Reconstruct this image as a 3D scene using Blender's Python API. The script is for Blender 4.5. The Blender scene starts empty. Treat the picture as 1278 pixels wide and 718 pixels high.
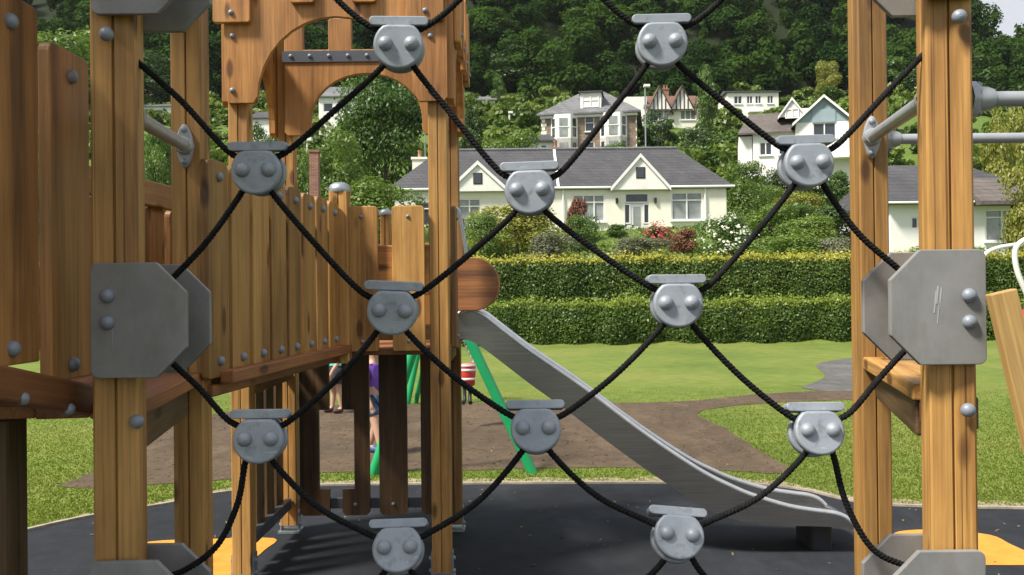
import bpy, bmesh, math, random
import numpy as np
from mathutils import Matrix, Vector
R = math.radians
random.seed(7)
scene = bpy.context.scene
C = scene.collection

# ---------------------------------------------------------------- camera
F_PX, W_PX, H_PX = 1150.0, 1278.0, 718.0
PITCH, ROLL, CAM = R(0.30), R(0.60), Vector((0, 0, 1.5))
fwd = Vector((0, math.cos(PITCH), math.sin(PITCH)))
up0 = Vector((0, -math.sin(PITCH), math.cos(PITCH)))
rt0 = Vector((1, 0, 0))
rt = rt0 * math.cos(ROLL) - up0 * math.sin(ROLL)
upv = rt0 * math.sin(ROLL) + up0 * math.cos(ROLL)
cd = bpy.data.cameras.new('camera'); cam = bpy.data.objects.new('camera', cd); C.objects.link(cam)
cd.sensor_width = 36; cd.lens = 36 * F_PX / W_PX; cd.clip_start = 0.05; cd.clip_end = 3000
m3 = Matrix((rt, upv, -fwd)).transposed()
cam.matrix_world = Matrix.Translation(CAM) @ m3.to_4x4()
scene.camera = cam

# ---------------------------------------------------------------- sky, sun, exposure
SUN_EL, SUN_AZ = R(52), R(238)          # azimuth of the sun, clockwise from +Y (behind and left of the viewer)
world = bpy.data.worlds.new('World'); scene.world = world; world.use_nodes = True
wn = world.node_tree; wn.nodes.clear()
wo = wn.nodes.new('ShaderNodeOutputWorld'); wb = wn.nodes.new('ShaderNodeBackground')
sk = wn.nodes.new('ShaderNodeTexSky'); sk.sky_type = 'NISHITA'; sk.sun_disc = False
sk.sun_elevation = SUN_EL; sk.sun_rotation = SUN_AZ; sk.air_density = 1.0; sk.dust_density = 2.0
tc = wn.nodes.new('ShaderNodeTexCoord'); nz = wn.nodes.new('ShaderNodeTexNoise')
nz.inputs['Scale'].default_value = 2.2; nz.inputs['Detail'].default_value = 6
rp = wn.nodes.new('ShaderNodeValToRGB')
rp.color_ramp.elements[0].position = 0.25; rp.color_ramp.elements[0].color = (0.62, 0.62, 0.62, 1)
rp.color_ramp.elements[1].position = 0.6; rp.color_ramp.elements[1].color = (0.97, 0.97, 0.97, 1)
mx = wn.nodes.new('ShaderNodeMix'); mx.data_type = 'RGBA'
mx.inputs['B'].default_value = (4.9, 5.1, 5.5, 1)
wn.links.new(tc.outputs['Generated'], nz.inputs['Vector']); wn.links.new(nz.outputs['Fac'], rp.inputs['Fac'])
wn.links.new(rp.outputs['Color'], mx.inputs['Factor']); wn.links.new(sk.outputs['Color'], mx.inputs['A'])
wn.links.new(mx.outputs['Result'], wb.inputs['Color']); wb.inputs['Strength'].default_value = 0.10
wn.links.new(wb.outputs['Background'], wo.inputs['Surface'])
sl = bpy.data.lights.new('sun', 'SUN'); sl.energy = 4.7; sl.angle = R(10); sl.color = (1.0, 0.94, 0.83)
so = bpy.data.objects.new('sun', sl); C.objects.link(so)
sdir = Vector((math.sin(SUN_AZ) * math.cos(SUN_EL), math.cos(SUN_AZ) * math.cos(SUN_EL), math.sin(SUN_EL)))
so.rotation_euler = sdir.to_track_quat('Z', 'Y').to_euler(); so.location = sdir * 50
vs = scene.view_settings; vs.view_transform = 'Standard'; vs.look = 'None'; vs.exposure = 0.62; vs.gamma = 1.0

# ---------------------------------------------------------------- helpers
def P(px, py, D):
    """point of the place seen at photo pixel (px, py), D metres away along +Y"""
    d = fwd + rt * ((px - W_PX / 2) / F_PX) + upv * (-(py - H_PX / 2) / F_PX)
    return CAM + d * (D / d.y)
WM = {}
def put(o, parent, M):
    C.objects.link(o); WM[o.name] = M
    if parent is not None:
        o.parent = parent; o.matrix_basis = WM[parent.name].inverted() @ M
    else:
        o.matrix_basis = M
    return o
def tag(o, label=None, cat=None, group=None, kind=None):
    if label: o['label'] = label
    if cat: o['category'] = cat
    if group: o['group'] = group
    if kind: o['kind'] = kind
    return o
def thing(name, label, cat, loc=(0, 0, 0), rz=0, group=None):
    o = bpy.data.objects.new(name, None); o.empty_display_size = 0.2
    put(o, None, Matrix.Translation(Vector(loc)) @ Matrix.Rotation(rz, 4, 'Z'))
    return tag(o, label, cat, group)
def obj(name, me, parent=None, M=None):
    return put(bpy.data.objects.new(name, me), parent, M if M is not None else Matrix.Identity(4))

class MB:
    def __init__(s): s.v = []; s.f = []; s.sm = []
    def add(s, vs_, fs_, smooth=False, M=None):
        b = len(s.v)
        for q in vs_:
            q = Vector(q)
            s.v.append(tuple(M @ q) if M is not None else tuple(q))
        for q in fs_: s.f.append(tuple(b + i for i in q)); s.sm.append(smooth)
        return s
    def box(s, c, d, M=None):
        x, y, z = c; a, b, e = d[0] / 2, d[1] / 2, d[2] / 2
        vs_ = [(x + i * a, y + j * b, z + k * e) for k in (-1, 1) for j in (-1, 1) for i in (-1, 1)]
        return s.add(vs_, [(0, 2, 3, 1), (4, 5, 7, 6), (0, 1, 5, 4), (2, 6, 7, 3), (0, 4, 6, 2), (1, 3, 7, 5)], False, M)
    def tube(s, pts, r, n=10, caps=True, M=None):
        pts = [Vector(p) for p in pts]; k = len(pts)
        rs = r if isinstance(r, (list, tuple)) else [r] * k
        t0 = (pts[1] - pts[0]).normalized()
        ref = Vector((0, 0, 1)) if abs(t0.z) < 0.9 else Vector((1, 0, 0))
        u = t0.cross(ref).normalized(); vs_ = []
        for i in range(k):
            t = (pts[min(i + 1, k - 1)] - pts[max(i - 1, 0)]).normalized()
            u = (u - t * u.dot(t)).normalized(); w = t.cross(u)
            for j in range(n):
                a = 2 * math.pi * j / n
                vs_.append(pts[i] + (u * math.cos(a) + w * math.sin(a)) * rs[i])
        fs_ = [(i * n + j, i * n + (j + 1) % n, (i + 1) * n + (j + 1) % n, (i + 1) * n + j) for i in range(k - 1) for j in range(n)]
        s.add(vs_, fs_, True, M)
        if caps:
            s.add(vs_[:n], [tuple(range(n))[::-1]], False, M); s.add(vs_[-n:], [tuple(range(n))], False, M)
        return s
    def prism(s, poly, d0, d1, M=None):
        """poly: (x, z) outline counter-clockwise seen from -y, extruded from y=d0 to y=d1"""
        n = len(poly)
        vs_ = [(x, d0, z) for x, z in poly] + [(x, d1, z) for x, z in poly]
        fs_ = [tuple(range(n)), tuple(range(2 * n - 1, n - 1, -1))] + [(i, n + i, n + (i + 1) % n, (i + 1) % n) for i in range(n)]
        return s.add(vs_, fs_, False, M)
    def lathe(s, prof, n=16, M=None):
        vs_ = []; fs_ = []
        for r, z in prof:
            for j in range(n):
                a = 2 * math.pi * j / n; vs_.append((r * math.cos(a), r * math.sin(a), z))
        for i in range(len(prof) - 1):
            for j in range(n): fs_.append((i * n + j, i * n + (j + 1) % n, (i + 1) * n + (j + 1) % n, (i + 1) * n + j))
        s.add(vs_, fs_, True, M)
        s.add(vs_[-n:], [tuple(range(n))], False, M); s.add(vs_[:n], [tuple(range(n))[::-1]], False, M)
        return s
    def mesh(s, name, mat, bevel=0, seg=1):
        me = bpy.data.meshes.new(name); me.from_pydata(s.v, [], s.f)
        if any(s.sm): me.polygons.foreach_set('use_smooth', s.sm)
        if bevel:
            bm = bmesh.new(); bm.from_mesh(me)
            bmesh.ops.remove_doubles(bm, verts=bm.verts, dist=1e-5)
            es = [e for e in bm.edges if len(e.link_faces) == 2 and e.calc_face_angle(0) > 0.6]
            bmesh.ops.bevel(bm, geom=es, offset=bevel, segments=seg, profile=0.5, affect='EDGES', clamp_overlap=True)
            bm.to_mesh(me); bm.free()
        me.materials.append(mat); me.update()
        return me
    def build(s, name, mat, parent=None, M=None, bevel=0, seg=1, local=False):
        """vertices in world space unless local (then in M's space)"""
        if not local and M is None and parent is not None:
            M = WM[parent.name]; inv = M.inverted(); s.v = [tuple(inv @ Vector(q)) for q in s.v]
        return obj(name, s.mesh(name, mat, bevel, seg), parent, M)

# ---------------------------------------------------------------- materials
def nodes(name):
    m = bpy.data.materials.new(name); m.use_nodes = True; nt = m.node_tree
    return m, nt, nt.nodes['Principled BSDF'], nt.nodes['Material Output']
def nn(nt, t, **kw):
    n = nt.nodes.new(t)
    for k, v in kw.items():
        if k in n.inputs: n.inputs[k].default_value = v
        else: setattr(n, k, v)
    return n
def ramp(nt, src, stops):
    r = nt.nodes.new('ShaderNodeValToRGB'); e = r.color_ramp.elements
    while len(e) < len(stops): e.new(0.5)
    for i, (p, c) in enumerate(stops):
        e[i].position = p; e[i].color = (c, c, c, 1) if isinstance(c, (int, float)) else (*c, 1)
    nt.links.new(src, r.inputs['Fac']); return r.outputs['Color']
def mixc(nt, a, b, fac, mode='MIX'):
    n = nt.nodes.new('ShaderNodeMix'); n.data_type = 'RGBA'; n.blend_type = mode
    for s_, v in (('A', a), ('B', b), ('Factor', fac)):
        if hasattr(v, 'type') and hasattr(v, 'links'): nt.links.new(v, n.inputs[s_])
        elif s_ == 'Factor': n.inputs[s_].default_value = v
        else: n.inputs[s_].default_value = (*v, 1)
    return n.outputs['Result']
def coords(nt, scale=(1, 1, 1), rnd=True, kind='Object'):
    t = nn(nt, 'ShaderNodeTexCoord'); mp = nn(nt, 'ShaderNodeMapping'); mp.inputs['Scale'].default_value = scale
    nt.links.new(t.outputs[kind], mp.inputs['Vector'])
    if rnd:
        oi = nn(nt, 'ShaderNodeObjectInfo'); ml = nn(nt, 'ShaderNodeMath', operation='MULTIPLY'); ml.inputs[1].default_value = 57.0
        nt.links.new(oi.outputs['Random'], ml.inputs[0]); nt.links.new(ml.outputs[0], mp.inputs['Location'])
    return mp.outputs['Vector']
def noise(nt, vec, scale=1, detail=4, rough=0.55):
    n = nn(nt, 'ShaderNodeTexNoise'); n.inputs['Scale'].default_value = scale; n.inputs['Detail'].default_value = detail
    n.inputs['Roughness'].default_value = rough; nt.links.new(vec, n.inputs['Vector']); return n.outputs['Fac']
def bump(nt, bs, h, strength, dist):
    b = nn(nt, 'ShaderNodeBump'); b.inputs['Strength'].default_value = strength; b.inputs['Distance'].default_value = dist
    nt.links.new(h, b.inputs['Height']); nt.links.new(b.outputs['Normal'], bs.inputs['Normal'])
def wood(name, light, mid, dark, rough=0.55, var=0.28):
    m, nt, bs, out = nodes(name)
    g = noise(nt, coords(nt, (15, 15, 0.9)), 1, 5, 0.6)
    fb = noise(nt, coords(nt, (110, 110, 3.0)), 1, 3, 0.6)
    st = noise(nt, coords(nt, (3.0, 3.0, 1.4)), 1, 4, 0.6)
    c = ramp(nt, g, [(0.30, dark), (0.48, mid), (0.68, light)])
    c = mixc(nt, c, ramp(nt, fb, [(0.35, 0.62), (0.62, 1.0)]), 0.75, 'MULTIPLY')
    c = mixc(nt, c, ramp(nt, st, [(0.34, (0.55, 0.50, 0.46)), (0.56, (1, 1, 1))]), 0.8, 'MULTIPLY')
    vo = nn(nt, 'ShaderNodeTexVoronoi'); vo.inputs['Scale'].default_value = 1.0
    nt.links.new(coords(nt, (9, 9, 3.2)), vo.inputs['Vector'])
    c = mixc(nt, c, ramp(nt, vo.outputs['Distance'], [(0.11, (0.20, 0.13, 0.09)), (0.20, (1, 1, 1))]), 0.85, 'MULTIPLY')
    ck = noise(nt, coords(nt, (75, 75, 0.55)), 1, 2, 0.5)
    c = mixc(nt, c, ramp(nt, ck, [(0.69, (1, 1, 1)), (0.735, (0.22, 0.16, 0.12))]), 0.8, 'MULTIPLY')      # drying cracks
    al = noise(nt, coords(nt, (2.2, 2.2, 0.9)), 1, 6, 0.65)
    c = mixc(nt, c, (0.16, 0.145, 0.085), ramp(nt, al, [(0.58, 0.0), (0.85, 0.40)]))                      # greying and algae
    oi = nn(nt, 'ShaderNodeObjectInfo'); mr = nn(nt, 'ShaderNodeMapRange')
    mr.inputs['To Min'].default_value = 1 - var; mr.inputs['To Max'].default_value = 1 + var * 0.5
    nt.links.new(oi.outputs['Random'], mr.inputs['Value'])
    hs = nn(nt, 'ShaderNodeHueSaturation'); nt.links.new(mr.outputs['Result'], hs.inputs['Value']); nt.links.new(c, hs.inputs['Color'])
    nt.links.new(hs.outputs['Color'], bs.inputs['Base Color'])
    bs.inputs['Roughness'].default_value = rough
    bump(nt, bs, fb, 0.35, 0.004)
    return m
def plain(name, col, rough=0.5, metal=0.0, var=0.12, scale=6.0, bmp=0.0, spec=0.5, bscale=None):
    m, nt, bs, out = nodes(name)
    n = noise(nt, coords(nt, (1, 1, 1)), scale, 5, 0.6)
    lo = tuple(c * (1 - var) for c in col); hi = tuple(min(1, c * (1 + var)) for c in col)
    nt.links.new(ramp(nt, n, [(0.3, lo), (0.7, hi)]), bs.inputs['Base Color'])
    nt.links.new(ramp(nt, n, [(0.3, min(1, rough * 1.15)), (0.7, rough * 0.85)]), bs.inputs['Roughness'])
    bs.inputs['Metallic'].default_value = metal; bs.inputs['Specular IOR Level'].default_value = spec
    if bmp: bump(nt, bs, noise(nt, coords(nt), bscale or scale * 6, 4), bmp, 0.01)
    return m
def leafmat(name, a, b, trans=0.35, rndamt=0.5, nscale=0.5, gloss=0.03):
    """leaf colour runs from a to b by a per-leaf tint, per-object chance and a broad noise"""
    m, nt, bs, out = nodes(name); nt.nodes.remove(bs)
    at = nn(nt, 'ShaderNodeAttribute', attribute_name='tint')
    n = noise(nt, coords(nt), nscale, 3)
    fac = mixc(nt, at.outputs['Color'], ramp(nt, n, [(0.3, 0.0), (0.7, 1.0)]), 0.4)
    oi = nn(nt, 'ShaderNodeObjectInfo'); fac = mixc(nt, fac, oi.outputs['Random'], rndamt * 0.6)
    c = ramp(nt, fac, [(0.15, a), (0.85, b)])
    df = nn(nt, 'ShaderNodeBsdfDiffuse'); tr = nn(nt, 'ShaderNodeBsdfTranslucent'); ms = nn(nt, 'ShaderNodeMixShader')
    gl = nn(nt, 'ShaderNodeBsdfGlossy'); gl.inputs['Roughness'].default_value = 0.45
    nt.links.new(c, df.inputs['Color']); nt.links.new(mixc(nt, c, (1.0, 1.15, 0.5), 1.0, 'MULTIPLY'), tr.inputs['Color'])
    ms.inputs['Fac'].default_value = trans
    nt.links.new(df.outputs[0], ms.inputs[1]); nt.links.new(tr.outputs[0], ms.inputs[2])
    m2 = nn(nt, 'ShaderNodeMixShader'); m2.inputs['Fac'].default_value = gloss
    nt.links.new(ms.outputs[0], m2.inputs[1]); nt.links.new(gl.outputs[0], m2.inputs[2])
    nt.links.new(m2.outputs[0], out.inputs['Surface'])
    return m
M_ = {}
M_['post'] = wood('treated_pine', (0.60, 0.335, 0.100), (0.48, 0.25, 0.068), (0.29, 0.135, 0.036))
M_['pale'] = wood('pale_pine', (0.66, 0.43, 0.165), (0.56, 0.345, 0.12), (0.40, 0.23, 0.075))
M_['honey'] = wood('honey_dark_plank', (0.50, 0.245, 0.070), (0.37, 0.172, 0.048), (0.15, 0.070, 0.024))
M_['plank'] = wood('plank_pine', (0.42, 0.235, 0.085), (0.31, 0.16, 0.055), (0.14, 0.07, 0.028))
M_['dark'] = wood('dark_brown_shaded_plank', (0.165, 0.095, 0.040), (0.105, 0.058, 0.024), (0.040, 0.021, 0.010))  # dark brown, deepened in colour for the shade under tower and ramp
M_['panel'] = wood('stained_panel', (0.62, 0.30, 0.088), (0.52, 0.23, 0.060), (0.30, 0.125, 0.036), 0.5)
M_['beam'] = wood('red_brown_beam', (0.40, 0.16, 0.055), (0.31, 0.12, 0.042), (0.15, 0.06, 0.028))
def clipmat():
    m, nt, bs, out = nodes('grey_clamp_metal')
    n = noise(nt, coords(nt), 16, 6, 0.65); sc = noise(nt, coords(nt, (30, 400, 160)), 1, 3, 0.5); d = noise(nt, coords(nt), 38, 4, 0.7)
    c = ramp(nt, n, [(0.3, (0.25, 0.28, 0.325)), (0.7, (0.33, 0.36, 0.405))])
    c = mixc(nt, c, ramp(nt, sc, [(0.66, 0.0), (0.74, 0.30)]), 0.5, 'ADD')
    c = mixc(nt, c, ramp(nt, d, [(0.30, (0.5, 0.47, 0.43)), (0.46, (1, 1, 1))]), 0.6, 'MULTIPLY')
    nt.links.new(c, bs.inputs['Base Color']); nt.links.new(ramp(nt, n, [(0.3, 0.6), (0.7, 0.40)]), bs.inputs['Roughness']); bs.inputs['Metallic'].default_value = 0.2
    bump(nt, bs, d, 0.10, 0.003)
    return m
M_['clip'] = clipmat()
M_['plate'] = None
def platemat():
    m, nt, bs, out = nodes('grey_laminate_plate')
    n = noise(nt, coords(nt), 9, 5); vo = nn(nt, 'ShaderNodeTexVoronoi'); vo.inputs['Scale'].default_value = 210
    vo.inputs['Randomness'].default_value = 0.2
    nt.links.new(coords(nt, rnd=False), vo.inputs['Vector'])
    sc = noise(nt, coords(nt, (160, 160, 5)), 1, 3)
    c = ramp(nt, n, [(0.3, (0.20, 0.20, 0.20)), (0.7, (0.265, 0.262, 0.258))])
    gr = noise(nt, coords(nt, (1.6, 1.6, 0.7)), 6, 6, 0.7); c = mixc(nt, c, ramp(nt, gr, [(0.32, (0.62, 0.58, 0.52)), (0.55, (1, 1, 1))]), 0.55, 'MULTIPLY')
    c = mixc(nt, c, ramp(nt, sc, [(0.70, 0.0), (0.76, 0.35)]), 0.35, 'ADD')
    nt.links.new(c, bs.inputs['Base Color']); bs.inputs['Roughness'].default_value = 0.5
    bump(nt, bs, vo.outputs['Distance'], 0.07, 0.003)
    return m
M_['plate'] = platemat()
M_['scratch'] = plain('pale_scratch', (0.40, 0.40, 0.40), 0.7)
M_['bolt'] = plain('galvanised_bolt', (0.23, 0.255, 0.30), 0.48, 0.15, 0.12, 40)
M_['tube'] = plain('grey_coated_tube', (0.36, 0.38, 0.41), 0.35, 0.2, 0.08, 12)
M_['galv'] = plain('galvanised_steel', (0.36, 0.40, 0.43), 0.42, 0.7, 0.2, 30)
M_['strap'] = plain('dark_steel_strap', (0.10, 0.11, 0.13), 0.45, 0.5)
M_['rope'] = plain('black_rope', (0.009, 0.009, 0.010), 0.8, 0, 0.3, 60, 0.3, 0.2)
def steelmat():
    m, nt, bs, out = nodes('brushed_stainless')
    n = noise(nt, coords(nt, (3, 160, 160)), 1, 4); n2 = noise(nt, coords(nt), 5, 5)
    nt.links.new(mixc(nt, ramp(nt, n, [(0.3, (0.21, 0.205, 0.20)), (0.7, (0.30, 0.295, 0.285))]), ramp(nt, n2, [(0.3, 0.8), (0.6, 1.0)]), 0.7, 'MULTIPLY'), bs.inputs['Base Color'])
    nt.links.new(ramp(nt, n2, [(0.3, 0.42), (0.7, 0.30)]), bs.inputs['Roughness'])
    bs.inputs['Metallic'].default_value = 0.92
    bump(nt, bs, n, 0.08, 0.002)
    return m
M_['steel'] = steelmat()
M_['rim'] = plain('polished_steel_rim', (0.62, 0.63, 0.64), 0.28, 0.75, 0.1, 20)
M_['green'] = plain('green_paint', (0.012, 0.33, 0.115), 0.35, 0, 0.08)
M_['red'] = plain('red_plastic', (0.52, 0.045, 0.030), 0.4)
M_['white'] = plain('white_paint', (0.76, 0.76, 0.74), 0.5, 0, 0.05, 2)
M_['black'] = plain('black_rubber', (0.018, 0.018, 0.02), 0.6)
M_['yellow'] = plain('yellow_rubber', (0.64, 0.29, 0.045), 0.8, 0, 0.14, 9, 0.5, 0.25, 400)
def tarmat(name, lo, hi, sp, scale=260, bs_=0.5):
    m, nt, bs, out = nodes(name)
    n = noise(nt, coords(nt), scale, 2, 0.7); n2 = noise(nt, coords(nt), 0.9, 6); n3 = noise(nt, coords(nt), 7, 5)
    c = ramp(nt, n, [(0.30, lo), (0.62, hi), (0.78, sp)])
    c = mixc(nt, c, ramp(nt, n2, [(0.3, 0.72), (0.7, 1.12)]), 0.8, 'MULTIPLY')
    c = mixc(nt, c, ramp(nt, n3, [(0.35, 0.75), (0.65, 1.1)]), 0.8, 'MULTIPLY')
    n4 = noise(nt, coords(nt, (1, 0.4, 1)), 2.3, 7, 0.7)
    c = mixc(nt, c, tuple(2.1 * q for q in hi), ramp(nt, n4, [(0.52, 0.0), (0.78, 0.45)]))      # dusty scuffs
    nt.links.new(c, bs.inputs['Base Color']); bs.inputs['Roughness'].default_value = 0.85
    bs.inputs['Specular IOR Level'].default_value = 0.25
    bump(nt, bs, n, bs_, 0.006)
    return m
M_['tarmac'] = tarmat('black_rubber_surface', (0.013, 0.0148, 0.019), (0.026, 0.029, 0.036), (0.070, 0.077, 0.090))
M_['path'] = tarmat('grey_tarmac_path', (0.095, 0.092, 0.09), (0.135, 0.132, 0.13), (0.19, 0.19, 0.185), 90)
M_['kerb'] = plain('pale_concrete_edge', (0.31, 0.27, 0.21), 0.85, 0, 0.25, 12, 0.3)
M_['mulch'] = tarmat('brown_bark_mulch', (0.088, 0.062, 0.040), (0.108, 0.077, 0.050), (0.140, 0.104, 0.070), 70, 0.2)
M_['chip'] = plain('bark_chip', (0.145, 0.098, 0.058), 0.9, 0, 0.5, 3)

# ---------------------------------------------------------------- terrain
PY = [-500, 25.6, 27.2, 29.0, 30.5, 45, 49, 60, 70, 75, 85, 95, 110, 130, 150]
PZ = [0, 0, 0.75, 1.0, 1.5, 3.4, 4.6, 5.2, 8.6, 10.2, 12.6, 16.0, 21.3, 26.3, 33.0]
def sstep(a, b, x):
    t = np.clip((x - a) / (b - a), 0, 1); return t * t * (3 - 2 * t)
def H(x, y):
    x = np.asarray(x, float); y = np.asarray(y, float)
    z = np.interp(y, PY, PZ)
    zc = 97 - 40 * sstep(88, 105, x - 0.45 * (y - 200))      # a side valley cuts the ridge
    up = np.clip((y - 150) / 110, 0, 1)
    z = np.where(y > 150, 33 + (zc - 33) * np.sin(up * math.pi / 2), z)
    z = np.where(y > 260, z - (y - 260) * 0.05, z)
    w = sstep(34, 60, y)
    return z + w * (0.5 * np.sin(x * 0.13 + 1.3) + 0.35 * np.sin(x * 0.31 + y * 0.2))
def groundmat():
    m, nt, bs, out = nodes('mown_grass')
    n = noise(nt, coords(nt, rnd=False), 0.35, 5); n2 = noise(nt, coords(nt, rnd=False), 4, 5); n3 = noise(nt, coords(nt, rnd=False), 60, 3, 0.7)
    c = ramp(nt, n, [(0.26, (0.095, 0.145, 0.028)), (0.5, (0.145, 0.190, 0.036)), (0.76, (0.205, 0.215, 0.056))])
    c = mixc(nt, c, ramp(nt, n2, [(0.3, 0.78), (0.65, 1.08)]), 0.9, 'MULTIPLY')
    c = mixc(nt, c, ramp(nt, n3, [(0.3, 0.78), (0.65, 1.08)]), 0.7, 'MULTIPLY')
    # rough hillside vegetation takes over where the lawn ends
    sx = nn(nt, 'ShaderNodeSeparateXYZ'); nt.links.new(coords(nt, rnd=False), sx.inputs[0])
    mr = nn(nt, 'ShaderNodeMapRange'); mr.inputs['From Min'].default_value = 26; mr.inputs['From Max'].default_value = 31
    nt.links.new(sx.outputs['Y'], mr.inputs['Value'])
    hill = ramp(nt, n2, [(0.3, (0.055, 0.10, 0.022)), (0.7, (0.13, 0.19, 0.035))])
    c = mixc(nt, c, hill, mr.outputs['Result'])
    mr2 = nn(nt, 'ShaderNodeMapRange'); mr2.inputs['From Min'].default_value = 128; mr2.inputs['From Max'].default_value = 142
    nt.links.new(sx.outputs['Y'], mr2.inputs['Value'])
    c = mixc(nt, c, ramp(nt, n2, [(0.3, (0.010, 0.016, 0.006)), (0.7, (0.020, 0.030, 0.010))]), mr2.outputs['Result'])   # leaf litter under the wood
    nt.links.new(c, bs.inputs['Base Color']); bs.inputs['Roughness'].default_value = 0.9; bs.inputs['Specular IOR Level'].default_value = 0.2
    bump(nt, bs, n3, 0.25, 0.015)
    return m
xs = np.unique(np.concatenate([np.linspace(-420, -60, 19), np.linspace(-60, 60, 61), np.linspace(60, 420, 37)]))
ys = np.unique(np.concatenate([np.linspace(-420, 0, 8), np.linspace(0, 25, 6), np.linspace(25.6, 62, 50), np.linspace(62, 150, 45), np.linspace(150, 270, 30), np.linspace(270, 700, 12)]))
gx, gy = np.meshgrid(xs, ys); gz = H(gx, gy)
nxs, nys = len(xs), len(ys)
gme = bpy.data.meshes.new('ground')
gme.from_pydata(np.stack([gx.ravel(), gy.ravel(), gz.ravel()], 1).tolist(), [],
                [(j * nxs + i, j * nxs + i + 1, (j + 1) * nxs + i + 1, (j + 1) * nxs + i) for j in range(nys - 1) for i in range(nxs - 1)])
gme.polygons.foreach_set('use_smooth', [True] * len(gme.polygons)); gme.materials.append(groundmat())
tag(obj('ground', gme), 'mown grass lawn rising to the green hillside', None, None, 'structure')

def G(px, py):                         # pixel on the flat ground
    d = P(px, py, 10) - CAM; t = -CAM.z / d.z
    return CAM + d * t
def smooth_line(pts, n=8):
    out = []
    k = len(pts)
    for i in range(k - 1):
        p0, p1, p2, p3 = (Vector(pts[max(i - 1, 0)]), Vector(pts[i]), Vector(pts[i + 1]), Vector(pts[min(i + 2, k - 1)]))
        for j in range(n):
            t = j / n
            out.append(0.5 * ((2 * p1) + (p2 - p0) * t + (2 * p0 - 5 * p1 + 4 * p2 - p3) * t * t + (3 * p1 - p0 - 3 * p2 + p3) * t ** 3))
    out.append(Vector(pts[-1])); return out
def sheet(name, pts, z, mat, label=None, wob=0.0, seed=1):
    r = random.Random(seed); bm = bmesh.new()
    v = [bm.verts.new((p[0] + r.uniform(-wob, wob), p[1] + r.uniform(-wob, wob), z)) for p in pts]
    f = bm.faces.new(v); bm.normal_update()
    if f.normal.z < 0: f.normal_flip()
    bmesh.ops.triangulate(bm, faces=[f])
    me = bpy.data.meshes.new(name); bm.to_mesh(me); bm.free(); me.materials.append(mat)
    return tag(obj(name, me), label, None, None, 'structure')
# black rubber safety surface: its far edge follows the pale kerb line of the photograph
edge_px = [(-160, 712), (-40, 684), (48, 662), (112, 648), (180, 637), (230, 628), (285, 617), (400, 609), (560, 607), (700, 606), (860, 606), (940, 608), (1000, 614), (1050, 626), (1100, 633), (1170, 636), (1278, 638), (1420, 640), (1700, 648)]
edge = smooth_line([(*G(a, b).xy,) for a, b in edge_px])
edge = [Vector((p.x, p.y)) for p in edge]
sheet('safety_surface', [(e.x, e.y) for e in edge] + [(8, -3), (-8, -3)], 0.012, M_['tarmac'], 'black rubber safety surface under the play equipment')
mb = MB(); r_ = random.Random(4)
for i in range(len(edge) - 1):
    a, b = edge[i], edge[i + 1]; d = (b - a).normalized(); n_ = Vector((-d.y, d.x))
    w0, w1 = 0.035, 0.035
    vs_ = [(a.x, a.y, 0.0), (b.x, b.y, 0.0), (b.x + n_.x * w1, b.y + n_.y * w1, 0.0), (a.x + n_.x * w0, a.y + n_.y * w0, 0.0)]
    mb.add(vs_ + [(x, y, 0.026) for x, y, z in vs_], [(4, 5, 6, 7), (0, 1, 5, 4), (2, 3, 7, 6)])
tag(mb.build('kerb', M_['kerb']), 'pale concrete edging round the black rubber surface', None, None, 'structure')
# worn dry margin outside the kerb
dry = [(e.x, e.y) for e in edge]
rr = random.Random(3)
sheet('dry_margin', dry + [(e.x + 0.02, e.y + 0.22 + 0.10 * rr.random()) for e in reversed(edge)], 0.004,
      plain('dry_soil_margin', (0.28, 0.235, 0.13), 0.95, 0, 0.45, 14, 0.6), 'worn dry soil strip along the edging')
mul_px = [(70, 607), (120, 588), (178, 552), (225, 528), (300, 512), (420, 506), (560, 504), (700, 503), (800, 503), (870, 500), (950, 492), (1040, 488), (1120, 486), (1130, 496), (1040, 500), (950, 504), (872, 515), (905, 535), (950, 565), (985, 590), (900, 588), (760, 584), (600, 587), (420, 590), (300, 598), (180, 606), (110, 610)]
mul = smooth_line([(*G(a, b).xy,) for a, b in mul_px] + [(*G(*mul_px[0]).xy,)], 5)[:-1]
MUL = [(p[0], p[1]) for p in mul]
sheet('bark_mulch', MUL, 0.005, M_['mulch'], 'brown bark mulch patch round the swing', 0.02)
pth = smooth_line([(*G(a, b).xy,) for a, b in [(1000, 484), (1030, 470), (1020, 455), (1065, 447), (1110, 446), (1136, 456), (1130, 480), (1090, 487), (1030, 489), (1000, 484)]], 5)[:-1]
sheet('path', [(p[0], p[1]) for p in pth], 0.007, M_['path'], 'grey tarmac path crossing the lawn')
for lab, pp in (('yellow rubber patch under the plank bridge', [(150, 742), (158, 690), (190, 679), (260, 676), (342, 675), (330, 690), (312, 706), (290, 730), (230, 760), (160, 760)]),
                ('yellow rubber patch beside the right posts', [(1100, 705), (1112, 672), (1135, 665), (1180, 665), (1236, 671), (1262, 683), (1300, 700), (1320, 708), (1230, 709), (1150, 708)])):
    q = smooth_line([(*G(a, b).xy,) for a, b in pp], 4)
    sheet('yellow_surface', [(p[0], p[1]) for p in q], 0.016, M_['yellow'], lab)

def inpoly(x, y, poly):
    c = np.zeros(len(x), bool); n = len(poly); j = n - 1
    for i in range(n):
        (xi, yi), (xj, yj) = poly[i], poly[j]
        if yi != yj: c ^= ((yi > y) != (yj > y)) & (x < (xj - xi) * (y - yi) / (yj - yi) + xi)
        j = i
    return c
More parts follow.
